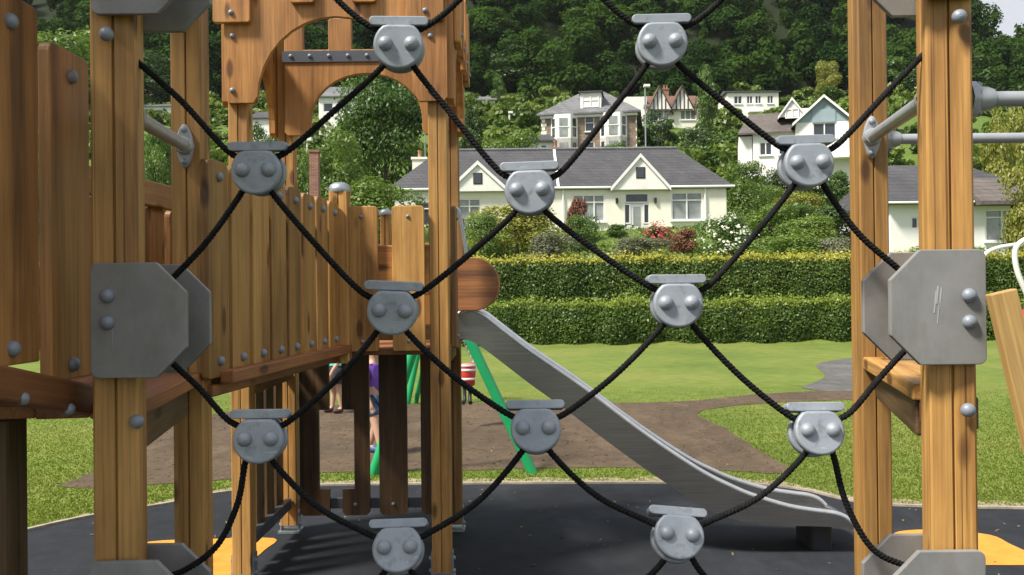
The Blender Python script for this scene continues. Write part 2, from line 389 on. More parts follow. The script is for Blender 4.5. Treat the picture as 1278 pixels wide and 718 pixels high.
# ---------------------------------------------------------------- leaf clouds
rng = np.random.default_rng(11)
def quads(name, pos, t, b, tint, mat):
    """rhombic leaves: centre +- t, centre +- b"""
    n = len(pos); v = np.empty((n, 4, 3)); v[:, 0] = pos - t; v[:, 1] = pos + b; v[:, 2] = pos + t; v[:, 3] = pos - b
    me = bpy.data.meshes.new(name); me.vertices.add(4 * n); me.vertices.foreach_set('co', v.ravel())
    me.loops.add(4 * n); me.loops.foreach_set('vertex_index', np.arange(4 * n, dtype=np.int32))
    me.polygons.add(n); me.polygons.foreach_set('loop_start', np.arange(0, 4 * n, 4, dtype=np.int32))
    a = me.attributes.new('tint', 'FLOAT', 'FACE'); a.data.foreach_set('value', np.asarray(tint, np.float32))
    me.update(); me.validate(); me.materials.append(mat); return me
def unit(v): return v / (np.linalg.norm(v, axis=1, keepdims=True) + 1e-9)
def orient(nrm, size, rg, aspect=0.6, wild=0.7):
    nr = unit(nrm + wild * rg.normal(size=nrm.shape)); a = unit(np.cross(nr, rg.normal(size=nrm.shape))); b = np.cross(nr, a)
    return a * size[:, None], b * size[:, None] * aspect
def lobes(rg, k, shape):
    """k lobe centres and radii in a crown of unit height and unit width"""
    out = []
    for i in range(k):
        if shape == 'broad':
            a = rg.uniform(0, 6.283); z = rg.uniform(0.30, 0.88); rad = 0.34 * math.sqrt(max(0.02, 1 - ((z - 0.52) / 0.5) ** 2)) * rg.uniform(0.5, 1)
            out.append((rad * math.cos(a), rad * math.sin(a), z, rg.uniform(0.12, 0.22)))
        elif shape == 'tall':
            a = rg.uniform(0, 6.283); z = rg.uniform(0.14, 0.93); rad = 0.30 * math.sin(math.pi * min(1, (z * 0.9 + 0.12))) ** 0.7 * rg.uniform(0.3, 1)
            out.append((rad * math.cos(a), rad * math.sin(a), z, rg.uniform(0.10, 0.16)))
        elif shape == 'cone':
            a = rg.uniform(0, 6.283); z = rg.uniform(0.08, 0.95); rad = 0.44 * (1 - z) * rg.uniform(0.6, 1)
            out.append((rad * math.cos(a), rad * math.sin(a), z, 0.05 + 0.12 * (1 - z)))
        else:
            a = rg.uniform(0, 6.283); z = rg.uniform(0.05, 0.75); rad = 0.36 * math.sqrt(max(0.05, 1 - (z / 0.95) ** 2)) * rg.uniform(0.5, 1)
            out.append((rad * math.cos(a), rad * math.sin(a), z, rg.uniform(0.13, 0.24)))
    return np.array(out)
def crown(rg, n, k, shape, size):
    L = lobes(rg, k, shape); w = L[:, 3] ** 2; idx = rg.choice(k, n, p=w / w.sum())
    d = unit(rg.normal(size=(n, 3))); d[:, 2] = np.abs(d[:, 2]) * np.where(rg.random(n) < 0.72, 1, -1)
    rad = L[idx, 3] * (0.62 + 0.45 * np.sqrt(rg.random(n)) + 0.10 * rg.normal(size=n))
    sq = 0.8 if shape != 'tall' else 1.1
    pos = L[idx, :3] + d * rad[:, None] * np.array([1, 1, sq])
    lt = rg.random(k)
    tint = np.clip(0.45 * rg.random(n) + 0.55 * lt[idx], 0, 1)
    sz = size * rg.uniform(0.6, 1.35, n)
    return pos, d, sz, tint
LM = {}
LM['wood_dark'] = leafmat('woodland_leaf', (0.015, 0.040, 0.011), (0.060, 0.110, 0.022), 0.25, 0.0, 0.05, 0.0)
LM['dark'] = leafmat('dark_leaf', (0.025, 0.055, 0.016), (0.070, 0.125, 0.030), 0.25, 0.3)
LM['mid'] = leafmat('mid_green_leaf', (0.045, 0.100, 0.020), (0.120, 0.200, 0.040), 0.35, 0.3)
LM['light'] = leafmat('light_green_leaf', (0.085, 0.150, 0.028), (0.200, 0.280, 0.055), 0.35, 0.3)
LM['gold'] = leafmat('yellow_green_leaf', (0.16, 0.185, 0.028), (0.32, 0.31, 0.060), 0.35, 0.3)
LM['copper'] = leafmat('copper_leaf', (0.14, 0.055, 0.035), (0.26, 0.11, 0.06), 0.3, 0.3)
LM['grey'] = leafmat('grey_green_leaf', (0.10, 0.12, 0.07), (0.22, 0.22, 0.14), 0.3, 0.3)
LM['redfl'] = leafmat('red_flower', (0.40, 0.05, 0.07), (0.58, 0.16, 0.16), 0.2, 0.1)
LM['whitefl'] = leafmat('white_flower', (0.62, 0.62, 0.50), (0.85, 0.85, 0.78), 0.2, 0.1)
LM['hedge'] = leafmat('hedge_leaf', (0.045, 0.095, 0.016), (0.145, 0.215, 0.036), 0.3, 0.2, 0.8)
LM['hedgetop'] = leafmat('hedge_lit_top_leaf', (0.30, 0.31, 0.040), (0.50, 0.46, 0.085), 0.35, 0.2, 0.8)  # leaf colour brightened to stand for light on the hedge top
LM['hedgetop2'] = leafmat('hedge_lit_green_leaf', (0.15, 0.22, 0.030), (0.30, 0.36, 0.06), 0.35, 0.2, 0.8)  # greener leaf colour for the same painted top light
M_['bark'] = plain('bark', (0.085, 0.065, 0.048), 0.9, 0, 0.4, 4, 0.6)
# the far wood: several hundred crowns that read as one mass
def woodland():
    rg = np.random.default_rng(5); A = []; B_ = []; Cc = []; T = []
    y = 143.0
    while y < 268:
        span = 0.58 * y + 5; x = -span
        while x < span:
            tx, ty = x + rg.uniform(-3, 3), y + rg.uniform(-3, 3)
            h = rg.uniform(8, 14); w = rg.uniform(8, 13)
            n = 2300 if y < 205 else 380
            shp = 'broad' if rg.random() < 0.85 else 'cone'
            if shp == 'cone': w *= 0.6; h *= 1.2
            p, d, s, t = crown(rg, n, 9, shp, 1.0)
            p = p * np.array([w, w, h]); z0 = float(H(tx, ty))
            lt = rg.random()
            a_, b_ = orient(d + np.array([0, 0, 0.25]), (0.29 if y < 205 else 0.7) * s, rg, 0.75, 0.36)
            A.append(p + np.array([tx, ty, z0 - 0.22 * h])); B_.append(a_); Cc.append(b_); T.append(np.clip(0.22 + 0.35 * (t - 0.5) + 0.75 * (lt - 0.2), 0, 1))
            x += rg.uniform(5.8, 8.6)
        y += 5.9
    me = quads('woodland', np.concatenate(A), np.concatenate(B_), np.concatenate(Cc), np.concatenate(T), LM['wood_dark'])
    tag(obj('woodland', me), 'dense dark green wood covering the hillside', None, None, 'stuff')
woodland()
# prototypes of crowns and trunks, unit height and width
PROTO = {}
def proto(key, n, k, shape, size, seed, asp=0.6):
    rg = np.random.default_rng(seed); p, d, s, t = crown(rg, n, k, shape, size)
    a, b = orient(d + np.array([0, 0, 0.2]), s, rg, asp, 0.5); PROTO[key] = quads('crown_' + key, p, a, b, t, LM['mid'])
proto('broad', 7000, 16, 'broad', 0.020, 21); proto('broad2', 7000, 13, 'broad', 0.021, 22)
proto('tall', 5000, 20, 'tall', 0.020, 23); proto('cone', 5000, 26, 'cone', 0.018, 24)
proto('bush', 5500, 14, 'bush', 0.026, 25); proto('bush2', 5500, 18, 'bush', 0.024, 26); proto('fine', 9000, 24, 'bush', 0.019, 27)
proto('big', 16000, 30, 'broad', 0.015, 28)
def trunkmesh():
    m = MB(); r = random.Random(2)
    m.tube([(0, 0, -0.25), (0.005, 0, 0.1), (0.0, 0.01, 0.35), (-0.01, 0, 0.7)], [0.04, 0.03, 0.022, 0.006], 7)
    for i in range(6):
        a = i * 1.05 + r.random(); z = 0.22 + 0.07 * i
        m.tube([(0, 0, z), (0.12 * math.cos(a), 0.12 * math.sin(a), z + 0.12), (0.24 * math.cos(a), 0.24 * math.sin(a), z + 0.2)], [0.014, 0.009, 0.004], 5)
    return m.mesh('trunk', M_['bark'])
TRUNK = trunkmesh()
def plant(px, top, D, wpx, kind, leaf, label, name=None, cat=None, sink=0.0, group=None, flowers=None, rz=None):
    base = P(px, 300, D); z0 = float(H(base.x, D)) - sink
    zt = P(px, top, D).z; h = max(0.3, zt - z0); w = wpx / F_PX * D
    istree = kind in ('broad', 'broad2', 'tall', 'cone', 'big')
    name = name or ('tree' if istree else 'shrub'); cat = cat or ('tree' if istree else 'shrub')
    root = thing(name, label, cat, (base.x, D, z0), 0, group)
    a = random.uniform(0, 6.28) if rz is None else rz
    M = WM[root.name] @ Matrix.Rotation(a, 4, 'Z') @ Matrix.Diagonal((w, w, h, 1))
    o = obj('crown' if istree else 'foliage', PROTO[kind], root, M)
    o.material_slots[0].link = 'OBJECT'; o.material_slots[0].material = LM[leaf]
    obj('trunk' if istree else 'stem', TRUNK, root, M @ Matrix.Diagonal((0.7, 0.7, 1, 1)))
    if flowers:
        rg = np.random.default_rng(int(px)); n = flowers[1]
        d = unit(rg.normal(size=(n, 3))); d[:, 2] = np.abs(d[:, 2]); d[:, 1] -= 0.5; d = unit(d)
        pos = d * np.array([0.50, 0.50, 0.80]) * rg.uniform(0.85, 1.05, (n, 1)) + np.array([0, 0, 0.12])
        pos = np.repeat(pos, 6, 0) + rg.normal(size=(n * 6, 3)) * flowers[2]
        a_, b_ = orient(np.repeat(d, 6, 0), np.full(n * 6, flowers[2] * 0.8), rg, 0.9, 0.6)
        obj('blossom', quads('blossom', pos, a_, b_, rg.random(n * 6), LM[flowers[0]]), root, M)
    return root
# undergrowth between the houses, one mass
def undergrowth():
    rg = np.random.default_rng(9); A = []; B_ = []; Cc = []; T = []
    for i in range(620):
        y = rg.uniform(61, 143); x = rg.uniform(-0.6, 0.6) * y
        blocked = False
        for (hx, hy, hw) in HOUSE_SPOTS:
            if abs(x - hx * y / hy) < hw and y < hy + 5 and y > hy - 14: blocked = True
        s = rg.uniform(1.2, 3.6) * (0.45 if blocked else 1)
        p, d, sz, t = crown(rg, 380, 7, 'bush', 1.0)
        p = p * np.array([s * 1.5, s * 1.5, s]); a_, b_ = orient(d, sz * 0.13 * math.sqrt(s) * (y / 75), rg, 0.65, 0.7)
        A.append(p + np.array([x, y, float(H(x, y)) - 0.1])); B_.append(a_); Cc.append(b_); T.append(np.clip(0.5 * t + 0.6 * rg.random() - 0.05, 0, 1))
    m = leafmat('undergrowth_leaf', (0.055, 0.105, 0.020), (0.22, 0.29, 0.055), 0.3, 0.0, 0.06)
    tag(obj('undergrowth', quads('undergrowth', np.concatenate(A), np.concatenate(B_), np.concatenate(Cc), np.concatenate(T), m)),
        'mixed green undergrowth between the hillside houses', None, None, 'stuff')
HOUSE_SPOTS = [(5.3, 85, 6), (19.0, 110, 5), (34, 130, 6), (23.5, 75, 7)]
undergrowth()
# garden ground cover on the bank above the hedges
def bankcover():
    rg = np.random.default_rng(19); n = 60000
    y = rg.uniform(31, 62, n); x = rg.uniform(-0.6, 0.62, n) * y
    ok = ~((y > 50.2) & (x > -8.5) & (x < 13.5)); x, y = x[ok], y[ok]; n = len(x)
    hh = 0.10 + 0.30 * np.clip(np.sin(x * 0.9) * np.sin(y * 0.8 + x * 0.3) + 0.2, 0, 1)
    z = H(x, y) + hh * rg.random(n); d = np.tile(np.array([[0, -0.3, 1.0]]), (n, 1))
    a_, b_ = orient(d, rg.uniform(0.05, 0.13, n), rg, 0.55, 0.9)
    m = leafmat('bank_plants', (0.07, 0.12, 0.025), (0.24, 0.29, 0.07), 0.3, 0, 0.5)
    tag(obj('ground_cover', quads('ground_cover', np.stack([x, y, z], 1), a_, b_, rg.random(n), m)), 'low green ground cover on the garden bank', None, None, 'stuff')
bankcover()
# ---------------------------------------------------------------- hedges
def hedge(label, y0, z0, ztop, depth, x0, x1, seed, gap=None):
    rg = np.random.default_rng(seed); root = thing('hedge', label, 'hedge', ((x0 + x1) / 2, y0, z0))
    n = 70000; h = ztop - z0
    fr = rg.random(n); x = rg.uniform(x0, x1, n); top = fr > 0.74
    wav = 0.07 * np.sin(x * 1.7 + seed) * np.sin(x * 0.37) + 0.035 * np.sin(x * 4.3) + 0.02 * np.sin(x * 11)
    bul = 0.09 * np.sin(x * 2.3 + 1) * np.sin(x * 0.7 + seed) + 0.05 * np.sin(x * 6.1)
    u = rg.random(n)
    z = np.where(top, h + wav - 0.05 + 0.08 * rg.random(n) + 0.20 * (rg.random(n) ** 9), u ** 0.9 * (h + wav))
    yy = np.where(top, rg.uniform(-0.02, depth, n), -0.02 - 0.10 * np.sin(np.clip(z / h, 0, 1) * 3.0) + bul + np.abs(rg.normal(0, 0.05, n)))
    nr = np.where(top[:, None], np.array([[0, -0.15, 1]]), np.array([[0, -1, 0.35]]))
    s = rg.uniform(0.026, 0.060, n); a_, b_ = orient(nr, s, rg, 0.6, 0.75)
    pos = np.stack([x, y0 + yy, z0 + z], 1)
    hi = top | ((z > h - 0.20 * rg.random(n) ** 0.5) & (rg.random(n) < 0.94))
    t = np.clip(rg.random(n) * 0.6 + 0.4 * (0.5 + 0.5 * np.sin(x * 1.1) * np.sin(z * 4 + x * 0.6)), 0, 1)
    obj('foliage', quads('foliage', pos[~hi], a_[~hi], b_[~hi], t[~hi], LM['hedge']), root)
    obj('lit_top_leaves', quads('lit_top_leaves', pos[hi], a_[hi], b_[hi], t[hi], LM['hedgetop'] if seed == 1 else LM['hedgetop2']), root)
    m = MB(); xsn = np.linspace(x0, x1, 120)
    prof = [(0.10, 0.0), (0.02, h * 0.5), (0.10, h - 0.06), (depth - 0.05, h - 0.06), (depth, 0)]
    vs_ = []; 
    for xx in xsn:
        bl = 0.09 * math.sin(xx * 2.3 + 1) * math.sin(xx * 0.7 + seed) + 0.05 * math.sin(xx * 6.1)
        vs_ += [(xx, y0 + a + (bl if i < 3 else 0) + 0.03, z0 + b - 0.3 * (i in (0, 4))) for i, (a, b) in enumerate(prof)]
    fs_ = [(i * 5 + j, (i + 1) * 5 + j, (i + 1) * 5 + j + 1, i * 5 + j + 1) for i in range(119) for j in range(4)]
    m.add(vs_, fs_); m.build('twig_core', plain('hedge_twigs', (0.030, 0.042, 0.014), 0.9, 0, 0.5, 9), root)
hz = lambda py, D: P(840, py, D).z
hedge('clipped green hedge at the back of the lawn, the lower one', 25.7, 0.0, hz(377, 25.9), 0.95, -17, 18, 2)
hedge('clipped hedge with yellow-green top, upper of the two', 28.6, 0.9, hz(322, 28.8), 1.0, -18, 20, 1)

# ---------------------------------------------------------------- lawn blades and bark chips near the viewer
EDG = [(e.x, e.y) for e in edge]
def blades():
    rg = np.random.default_rng(31); n0 = 230000
    y = 5.6 + 9.5 * rg.random(n0) ** 1.5; x = rg.uniform(-0.60, 0.60, n0) * y
    ey = np.interp(x, [e[0] for e in EDG], [e[1] for e in EDG])
    keep = y > ey + 0.05 + 0.25 * rg.random(n0) ** 2
    x, y = x[keep], y[keep]
    inm = inpoly(x, y, MUL) & (rg.random(len(x)) < 0.985)
    x, y = x[~inm], y[~inm]
    PT = [(p[0], p[1]) for p in pth]
    near = (x > 3) & (y > 12)
    inp = near & inpoly(x, y, PT)
    x, y = x[~inp], y[~inp]; n = len(x)
    h = rg.uniform(0.008, 0.022, n); h = h * np.clip((15.2 - y) / 6, 0.05, 1); w = rg.uniform(0.003, 0.006, n) * (1 + 0.05 * y)
    a = rg.uniform(0, 6.283, n); lean = rg.normal(0, 0.5, (n, 2)) * h[:, None]
    v = np.empty((n, 3, 3)); dx, dy = np.cos(a) * w, np.sin(a) * w
    v[:, 0] = np.stack([x - dx, y - dy, np.zeros(n)], 1); v[:, 1] = np.stack([x + dx, y + dy, np.zeros(n)], 1)
    v[:, 2] = np.stack([x + lean[:, 0], y + lean[:, 1], h], 1)
    me = bpy.data.meshes.new('grass'); me.vertices.add(3 * n); me.vertices.foreach_set('co', v.ravel())
    me.loops.add(3 * n); me.loops.foreach_set('vertex_index', np.arange(3 * n, dtype=np.int32))
    me.polygons.add(n); me.polygons.foreach_set('loop_start', np.arange(0, 3 * n, 3, dtype=np.int32))
    at = me.attributes.new('tint', 'FLOAT', 'FACE'); at.data.foreach_set('value', rg.random(n).astype(np.float32))
    me.update(); me.validate(); me.materials.append(leafmat('grass_blade', (0.13, 0.185, 0.034), (0.235, 0.27, 0.066), 0.5, 0, 0.35, 0.0))
    tag(obj('grass', me), 'short green grass blades of the lawn', None, None, 'stuff')
blades()
def chips():
    rg = np.random.default_rng(33); n0 = 9000
    y = rg.uniform(7.2, 14.5, n0); x = rg.uniform(-0.6, 0.55, n0) * y
    k = inpoly(x, y, MUL); x, y = x[k], y[k]; n = len(x)
    d = np.tile(np.array([[0, 0, 1.0]]), (n, 1)); a_, b_ = orient(d, rg.uniform(0.008, 0.024, n), rg, 0.45, 0.16)
    me = quads('bark_chips', np.stack([x, y, rg.uniform(0.008, 0.013, n)], 1), a_, b_, rg.random(n), leafmat('bark_chip_leaf', (0.105, 0.072, 0.045), (0.19, 0.14, 0.092), 0.02, 0, 1.5, 0.0))
    tag(obj('bark_chips', me), 'loose brown bark chips on the mulch', None, None, 'stuff')
chips()

def litter():
    rg = np.random.default_rng(41); n = 420
    y = rg.uniform(4.2, 7.0, n); x = rg.uniform(-0.58, 0.58, n) * y
    ey = np.interp(x, [e[0] for e in EDG], [e[1] for e in EDG]); k = (y < ey - 0.03) & (rg.random(n) < 0.25 + 0.75 * (y / ey) ** 6); x, y = x[k], y[k]; n = len(x)
    a_, b_ = orient(np.tile(np.array([[0, 0, 1.0]]), (n, 1)), rg.uniform(0.006, 0.018, n), rg, 0.5, 0.25)
    tag(obj('leaf_litter', quads('leaf_litter', np.stack([x, y, np.full(n, 0.018)], 1), a_, b_, rg.random(n), leafmat('dry_leaf', (0.10, 0.07, 0.04), (0.26, 0.20, 0.11), 0.1, 0, 1.5, 0.0))), 'scattered leaf bits and bark on the black rubber', None, None, 'stuff')
litter()

# ---------------------------------------------------------------- houses
def slatemat(name, a, b, bw=0.30, rh=0.20):
    m, nt, bs, out = nodes(name)
    br = nn(nt, 'ShaderNodeTexBrick'); br.inputs['Scale'].default_value = 1.0; br.inputs['Brick Width'].default_value = bw
    br.inputs['Row Height'].default_value = rh; br.inputs['Mortar Size'].default_value = 0.012
    br.inputs['Color1'].default_value = (*a, 1); br.inputs['Color2'].default_value = (*b, 1); br.inputs['Mortar'].default_value = (*[c * 0.45 for c in a], 1)
    t = nn(nt, 'ShaderNodeTexCoord'); sx = nn(nt, 'ShaderNodeSeparateXYZ'); cx = nn(nt, 'ShaderNodeCombineXYZ'); ad = nn(nt, 'ShaderNodeMath', operation='ADD')
    nt.links.new(t.outputs['Object'], sx.inputs[0]); nt.links.new(sx.outputs['X'], ad.inputs[0]); nt.links.new(sx.outputs['Y'], ad.inputs[1])
    nt.links.new(ad.outputs[0], cx.inputs['X']); nt.links.new(sx.outputs['Z'], cx.inputs['Y']); nt.links.new(cx.outputs[0], br.inputs['Vector'])
    n = noise(nt, coords(nt), 0.7, 6); n2 = noise(nt, coords(nt), 5, 4)
    c = mixc(nt, br.outputs['Color'], ramp(nt, n, [(0.3, 0.72), (0.7, 1.15)]), 0.8, 'MULTIPLY')
    c = mixc(nt, c, ramp(nt, n2, [(0.3, 0.8), (0.7, 1.1)]), 0.7, 'MULTIPLY')
    nt.links.new(c, bs.inputs['Base Color']); bs.inputs['Roughness'].default_value = 0.75
    bump(nt, bs, br.outputs['Fac'], -0.5, 0.02)
    return m
HM = {}
HM['slate'] = slatemat('grey_slate', (0.058, 0.058, 0.064), (0.078, 0.076, 0.082))
HM['slate2'] = slatemat('old_grey_slate', (0.13, 0.135, 0.145), (0.19, 0.19, 0.20), 0.4, 0.28)
HM['brown'] = slatemat('brown_roof_tile', (0.115, 0.098, 0.088), (0.155, 0.130, 0.118))
HM['redtile'] = slatemat('red_roof_tile', (0.155, 0.082, 0.060), (0.20, 0.11, 0.08))
HM['stone'] = slatemat('brown_stone', (0.20, 0.145, 0.105), (0.31, 0.24, 0.18), 0.55, 0.28)
HM['brick'] = slatemat('red_brick', (0.30, 0.14, 0.10), (0.40, 0.22, 0.16), 0.23, 0.08)
HM['cream'] = plain('cream_render', (0.86, 0.82, 0.68), 0.85, 0, 0.06, 0.8, 0.15)
HM['white'] = plain('white_render', (0.86, 0.85, 0.81), 0.85, 0, 0.06, 0.8, 0.15)
def render_mat(name, col):
    m, nt, bs, out = nodes(name)
    a = noise(nt, coords(nt, (1.3, 1.3, 0.5)), 1, 6, 0.6); b = noise(nt, coords(nt), 0.6, 5)
    c = mixc(nt, col, ramp(nt, a, [(0.32, (0.84, 0.82, 0.77)), (0.5, (1, 1, 1))]), 0.35, 'MULTIPLY')
    c = mixc(nt, c, ramp(nt, b, [(0.3, 0.92), (0.6, 1.0)]), 1.0, 'MULTIPLY')
    nt.links.new(c, bs.inputs['Base Color']); bs.inputs['Roughness'].default_value = 0.88
    bump(nt, bs, noise(nt, coords(nt), 9, 4), 0.2, 0.02); return m
HM['cream'] = render_mat('stained_cream_render', (0.87, 0.845, 0.73)); HM['white'] = render_mat('stained_white_render', (0.86, 0.85, 0.81))
HM['blue'] = plain('blue_grey_cladding', (0.28, 0.36, 0.40), 0.7, 0, 0.08, 1)
HM['trim'] = plain('white_trim', (0.82, 0.82, 0.80), 0.45, 0, 0.04)
HM['glass'] = plain('window_glass', (0.035, 0.042, 0.05), 0.06, 0, 0.3, 1.5, 0, 0.8)
HM['glass2'] = plain('curtained_glass', (0.26, 0.28, 0.27), 0.12, 0, 0.35, 1.2, 0, 0.8)
HM['timber'] = plain('dark_timber', (0.035, 0.026, 0.022), 0.7)
HM['door'] = plain('white_door', (0.70, 0.70, 0.68), 0.4, 0, 0.05)
HM['pot'] = plain('clay_pot', (0.42, 0.22, 0.14), 0.8)
HM['deck'] = plain('pale_timber', (0.40, 0.34, 0.26), 0.8)
def LB(root, name, m, mat, L=None, parent=None, bevel=0):
    return m.build(name, mat, parent or root, WM[root.name] @ (L if L is not None else Matrix.Identity(4)), bevel, 1, True)
def openwall(m, W, Hh, ops, depth=0.14, x0=0, z0=0):
    X = sorted({x0, x0 + W} | {o[0] for o in ops} | {o[0] + o[2] for o in ops})
    Z = sorted({z0, z0 + Hh} | {o[1] for o in ops} | {o[1] + o[3] for o in ops})
    for i in range(len(X) - 1):
        for k in range(len(Z) - 1):
            cx, cz = (X[i] + X[i + 1]) / 2, (Z[k] + Z[k + 1]) / 2
            if any(o[0] < cx < o[0] + o[2] and o[1] < cz < o[1] + o[3] for o in ops): continue
            m.add([(X[i], 0, Z[k]), (X[i + 1], 0, Z[k]), (X[i + 1], 0, Z[k + 1]), (X[i], 0, Z[k + 1])], [(0, 1, 2, 3)])
    for x, z, w, h in [o[:4] for o in ops]:
        q = [(x, z), (x + w, z), (x + w, z + h), (x, z + h)]
        for i in range(4):
            a, b = q[i], q[(i + 1) % 4]
            m.add([(a[0], 0, a[1]), (b[0], 0, b[1]), (b[0], depth + 0.05, b[1]), (a[0], depth + 0.05, a[1])], [(0, 3, 2, 1)])
def window(root, x, z, w, h, nx=2, tr=0.0, L=None, glass='glass', bar=0.07, name='window', sill=True, y=0.07):
    """white frame with nx lights and an optional transom at tr of its height; glass as a child"""
    L = L if L is not None else Matrix.Identity(4)
    m = MB()
    m.box((x + w / 2, y, z + bar / 2), (w, 0.07, bar)); m.box((x + w / 2, y, z + h - bar / 2), (w, 0.07, bar))
    for sx in (x + bar / 2, x + w - bar / 2): m.box((sx, y, z + h / 2), (bar, 0.07, h - 2 * bar - 0.002))
    for i in range(1, nx): m.box((x + w * i / nx, y, z + h / 2), (bar, 0.066, h - 2 * bar - 0.002))
    if tr: m.box((x + w / 2, y, z + h * tr), (w - 2 * bar - 0.002, 0.062, bar * 0.9))
    if sill: m.box((x + w / 2, y - 0.10, z - 0.04), (w + 0.16, 0.20, 0.07))
    f = LB(root, name, m, HM['trim'], L)
    p = MB(); p.box((x + w / 2, y + 0.045, z + h / 2), (w - 0.02, 0.012, h - 0.02)); LB(root, 'pane', p, HM[glass], L, f)
    return f
def hiproof(m, x0, x1, y0, y1, z, rise, hl, hr, t=0.14):
    b = [(x0, y0), (x1, y0), (x1, y1), (x0, y1)]; ym = (y0 + y1) / 2
    vs_ = [(x, y, z) for x, y in b] + [(x, y, z + t) for x, y in b] + [(x0 + hl, ym, z + t + rise), (x1 - hr, ym, z + t + rise)]
    m.add(vs_, [(3, 2, 1, 0), (0, 1, 5, 4), (1, 2, 6, 5), (2, 3, 7, 6), (3, 0, 4, 7), (4, 5, 9, 8), (6, 7, 8, 9), (5, 6, 9), (7, 4, 8)])
def gable_front(root, xc, w, z0, apex, y0, depth, wall, roof, over=0.25, timber=False, win=None, barge='trim'):
    h = apex - z0
    m = MB(); m.prism([(xc - w / 2, z0), (xc + w / 2, z0), (xc, apex)], y0, y0 + 0.2); g = LB(root, 'gable', m, HM[wall])
    for s in (-1, 1):
        k = over / (w / 2); r = MB()
        a = (xc + s * (w / 2 + over), z0 - h * k); b = (xc, apex)
        q = [a, b, (b[0], b[1] + 0.16), (a[0], a[1] + 0.16)]
        if s > 0: q = q[::-1]
        r.prism(q[::-1] if s < 0 else q[::-1], y0 - over, y0 + depth); LB(root, 'gable_roof', r, HM[roof])
        bb = MB(); q2 = [(a[0], a[1] - 0.03), (b[0], b[1] - 0.03), (b[0], b[1] + 0.19), (a[0], a[1] + 0.19)]
        bb.prism(q2, y0 - over - 0.05, y0 - over - 0.003); LB(root, 'bargeboard', bb, HM[barge])
    if timber:
        for fx in (-0.5, -0.17, 0.17, 0.5):
            t = MB(); hh = h * (1 - abs(fx)) - 0.05; t.box((xc + fx * w / 2, y0 - 0.015, z0 + hh / 2), (0.12, 0.05, hh)); LB(root, 'timber_strip', t, HM['timber'])
        t = MB(); t.box((xc, y0 - 0.017, z0 + 0.08), (w * 0.9, 0.05, 0.16)); LB(root, 'timber_strip', t, HM['timber'])
    return g
def chimney(root, x, y, z0, z1, w=0.7, mat='brick', pots=2):
    m = MB(); m.box((x, y, (z0 + z1) / 2), (w, w * 0.8, z1 - z0)); m.box((x, y, z1 + 0.06), (w + 0.14, w * 0.8 + 0.14, 0.14)); c = LB(root, 'chimney', m, HM[mat])
    for i in range(pots):
        p = MB(); p.lathe([(0.12, 0), (0.10, 0.35), (0.13, 0.38), (0.13, 0.45)], 10, Matrix.Translation((x + (i - (pots - 1) / 2) * 0.32, y, z1 + 0.12))); LB(root, 'chimney_pot', p, HM['pot'], None, c)
def body(root, W, Dp, z0, z1, ops, mat, gables=None, Lfront=None):
    m = MB(); openwall(m, W, z1 - z0, ops, 0.14, 0, z0)
    m.add([(W, 0, z0), (W, Dp, z0), (W, Dp, z1), (W, 0, z1)], [(0, 1, 2, 3)]); m.add([(0, Dp, z0), (0, 0, z0), (0, 0, z1), (0, Dp, z1)], [(0, 1, 2, 3)])
    m.add([(W, Dp, z0), (0, Dp, z0), (0, Dp, z1), (W, Dp, z1)], [(0, 1, 2, 3)]); m.add([(0, 0, z1), (W, 0, z1), (W, Dp, z1), (0, Dp, z1)], [(0, 1, 2, 3)])
    if gables:
        for x, f in ((0, 1), (W, -1)): m.add([(x, 0, z1), (x, Dp, z1), (x, Dp / 2, z1 + gables)], [(0, 2, 1) if f < 0 else (0, 1, 2)])
    return LB(root, 'wall', m, HM[mat])

# -- the pair of bungalows above the hedges
D0 = 51.0; L0 = P(492, 290, D0); Rr0 = P(907, 290, D0); BW = Rr0.x - L0.x; bz = P(800, 290, D0).z
bung = thing('bungalow', 'long cream bungalow pair with grey slate roof and white gables above the hedges', 'house', (L0.x, D0, bz))
bx = lambda px: P(px, 270, D0).x - L0.x
bzz = lambda px, py: P(px, py, D0).z - bz
eave = bzz(799, 236)
ops = []; wins = []
def bop(px0, px1, py0, py1, **k):
    x, z = bx(px0), max(0.02, bzz((px0 + px1) / 2, py1)); w, h = bx(px1) - x, bzz((px0 + px1) / 2, py0) - z
    ops.append((x, z, w, h)); wins.append((x, z, w, h, k))
bop(838, 877, 240, 275, nx=2, tr=0.72, glass='glass2'); bop(715, 755, 243, 277, nx=3, tr=0.72, glass='glass2')
bop(640, 681, 246, 279, nx=3, tr=0.72, glass='glass2'); bop(519, 557, 252, 282, nx=2, tr=0.72, glass='glass')
bop(572, 600, 248, 286, nx=2, tr=0.75, glass='glass2'); bop(780, 810, 241, 289.5, nx=1)
body(bung, BW, 8.6, -1.2, eave, ops, 'cream')
for x, z, w, h, k in wins[:-1]: window(bung, x, z, w, h, **k)
x, z, w, h, k = wins[-1]
window(bung, x, z + h - 0.55, w, 0.55, 1, 0, None, 'glass', sill=False)
d = MB(); d.box((x + w / 2, 0.10, z + (h - 0.56) / 2), (w * 0.52, 0.06, h - 0.57)); dd = LB(bung, 'door', d, HM['door'])
d = MB(); d.box((x + w / 2, 0.062, z + (h - 0.56) * 0.55), (w * 0.3, 0.012, (h - 0.56) * 0.66)); LB(bung, 'door_pane', d, HM['glass2'], None, dd)
for sx in (0.10, 0.90):
    window(bung, x + w * sx - w * 0.14, z + 0.45, w * 0.28, h - 1.03, 1, 0, None, 'glass', sill=False)
    d = MB(); d.box((x + w * sx, 0.09, z + 0.2), (w * 0.28, 0.05, 0.44)); LB(bung, 'door_side_panel', d, HM['door'])
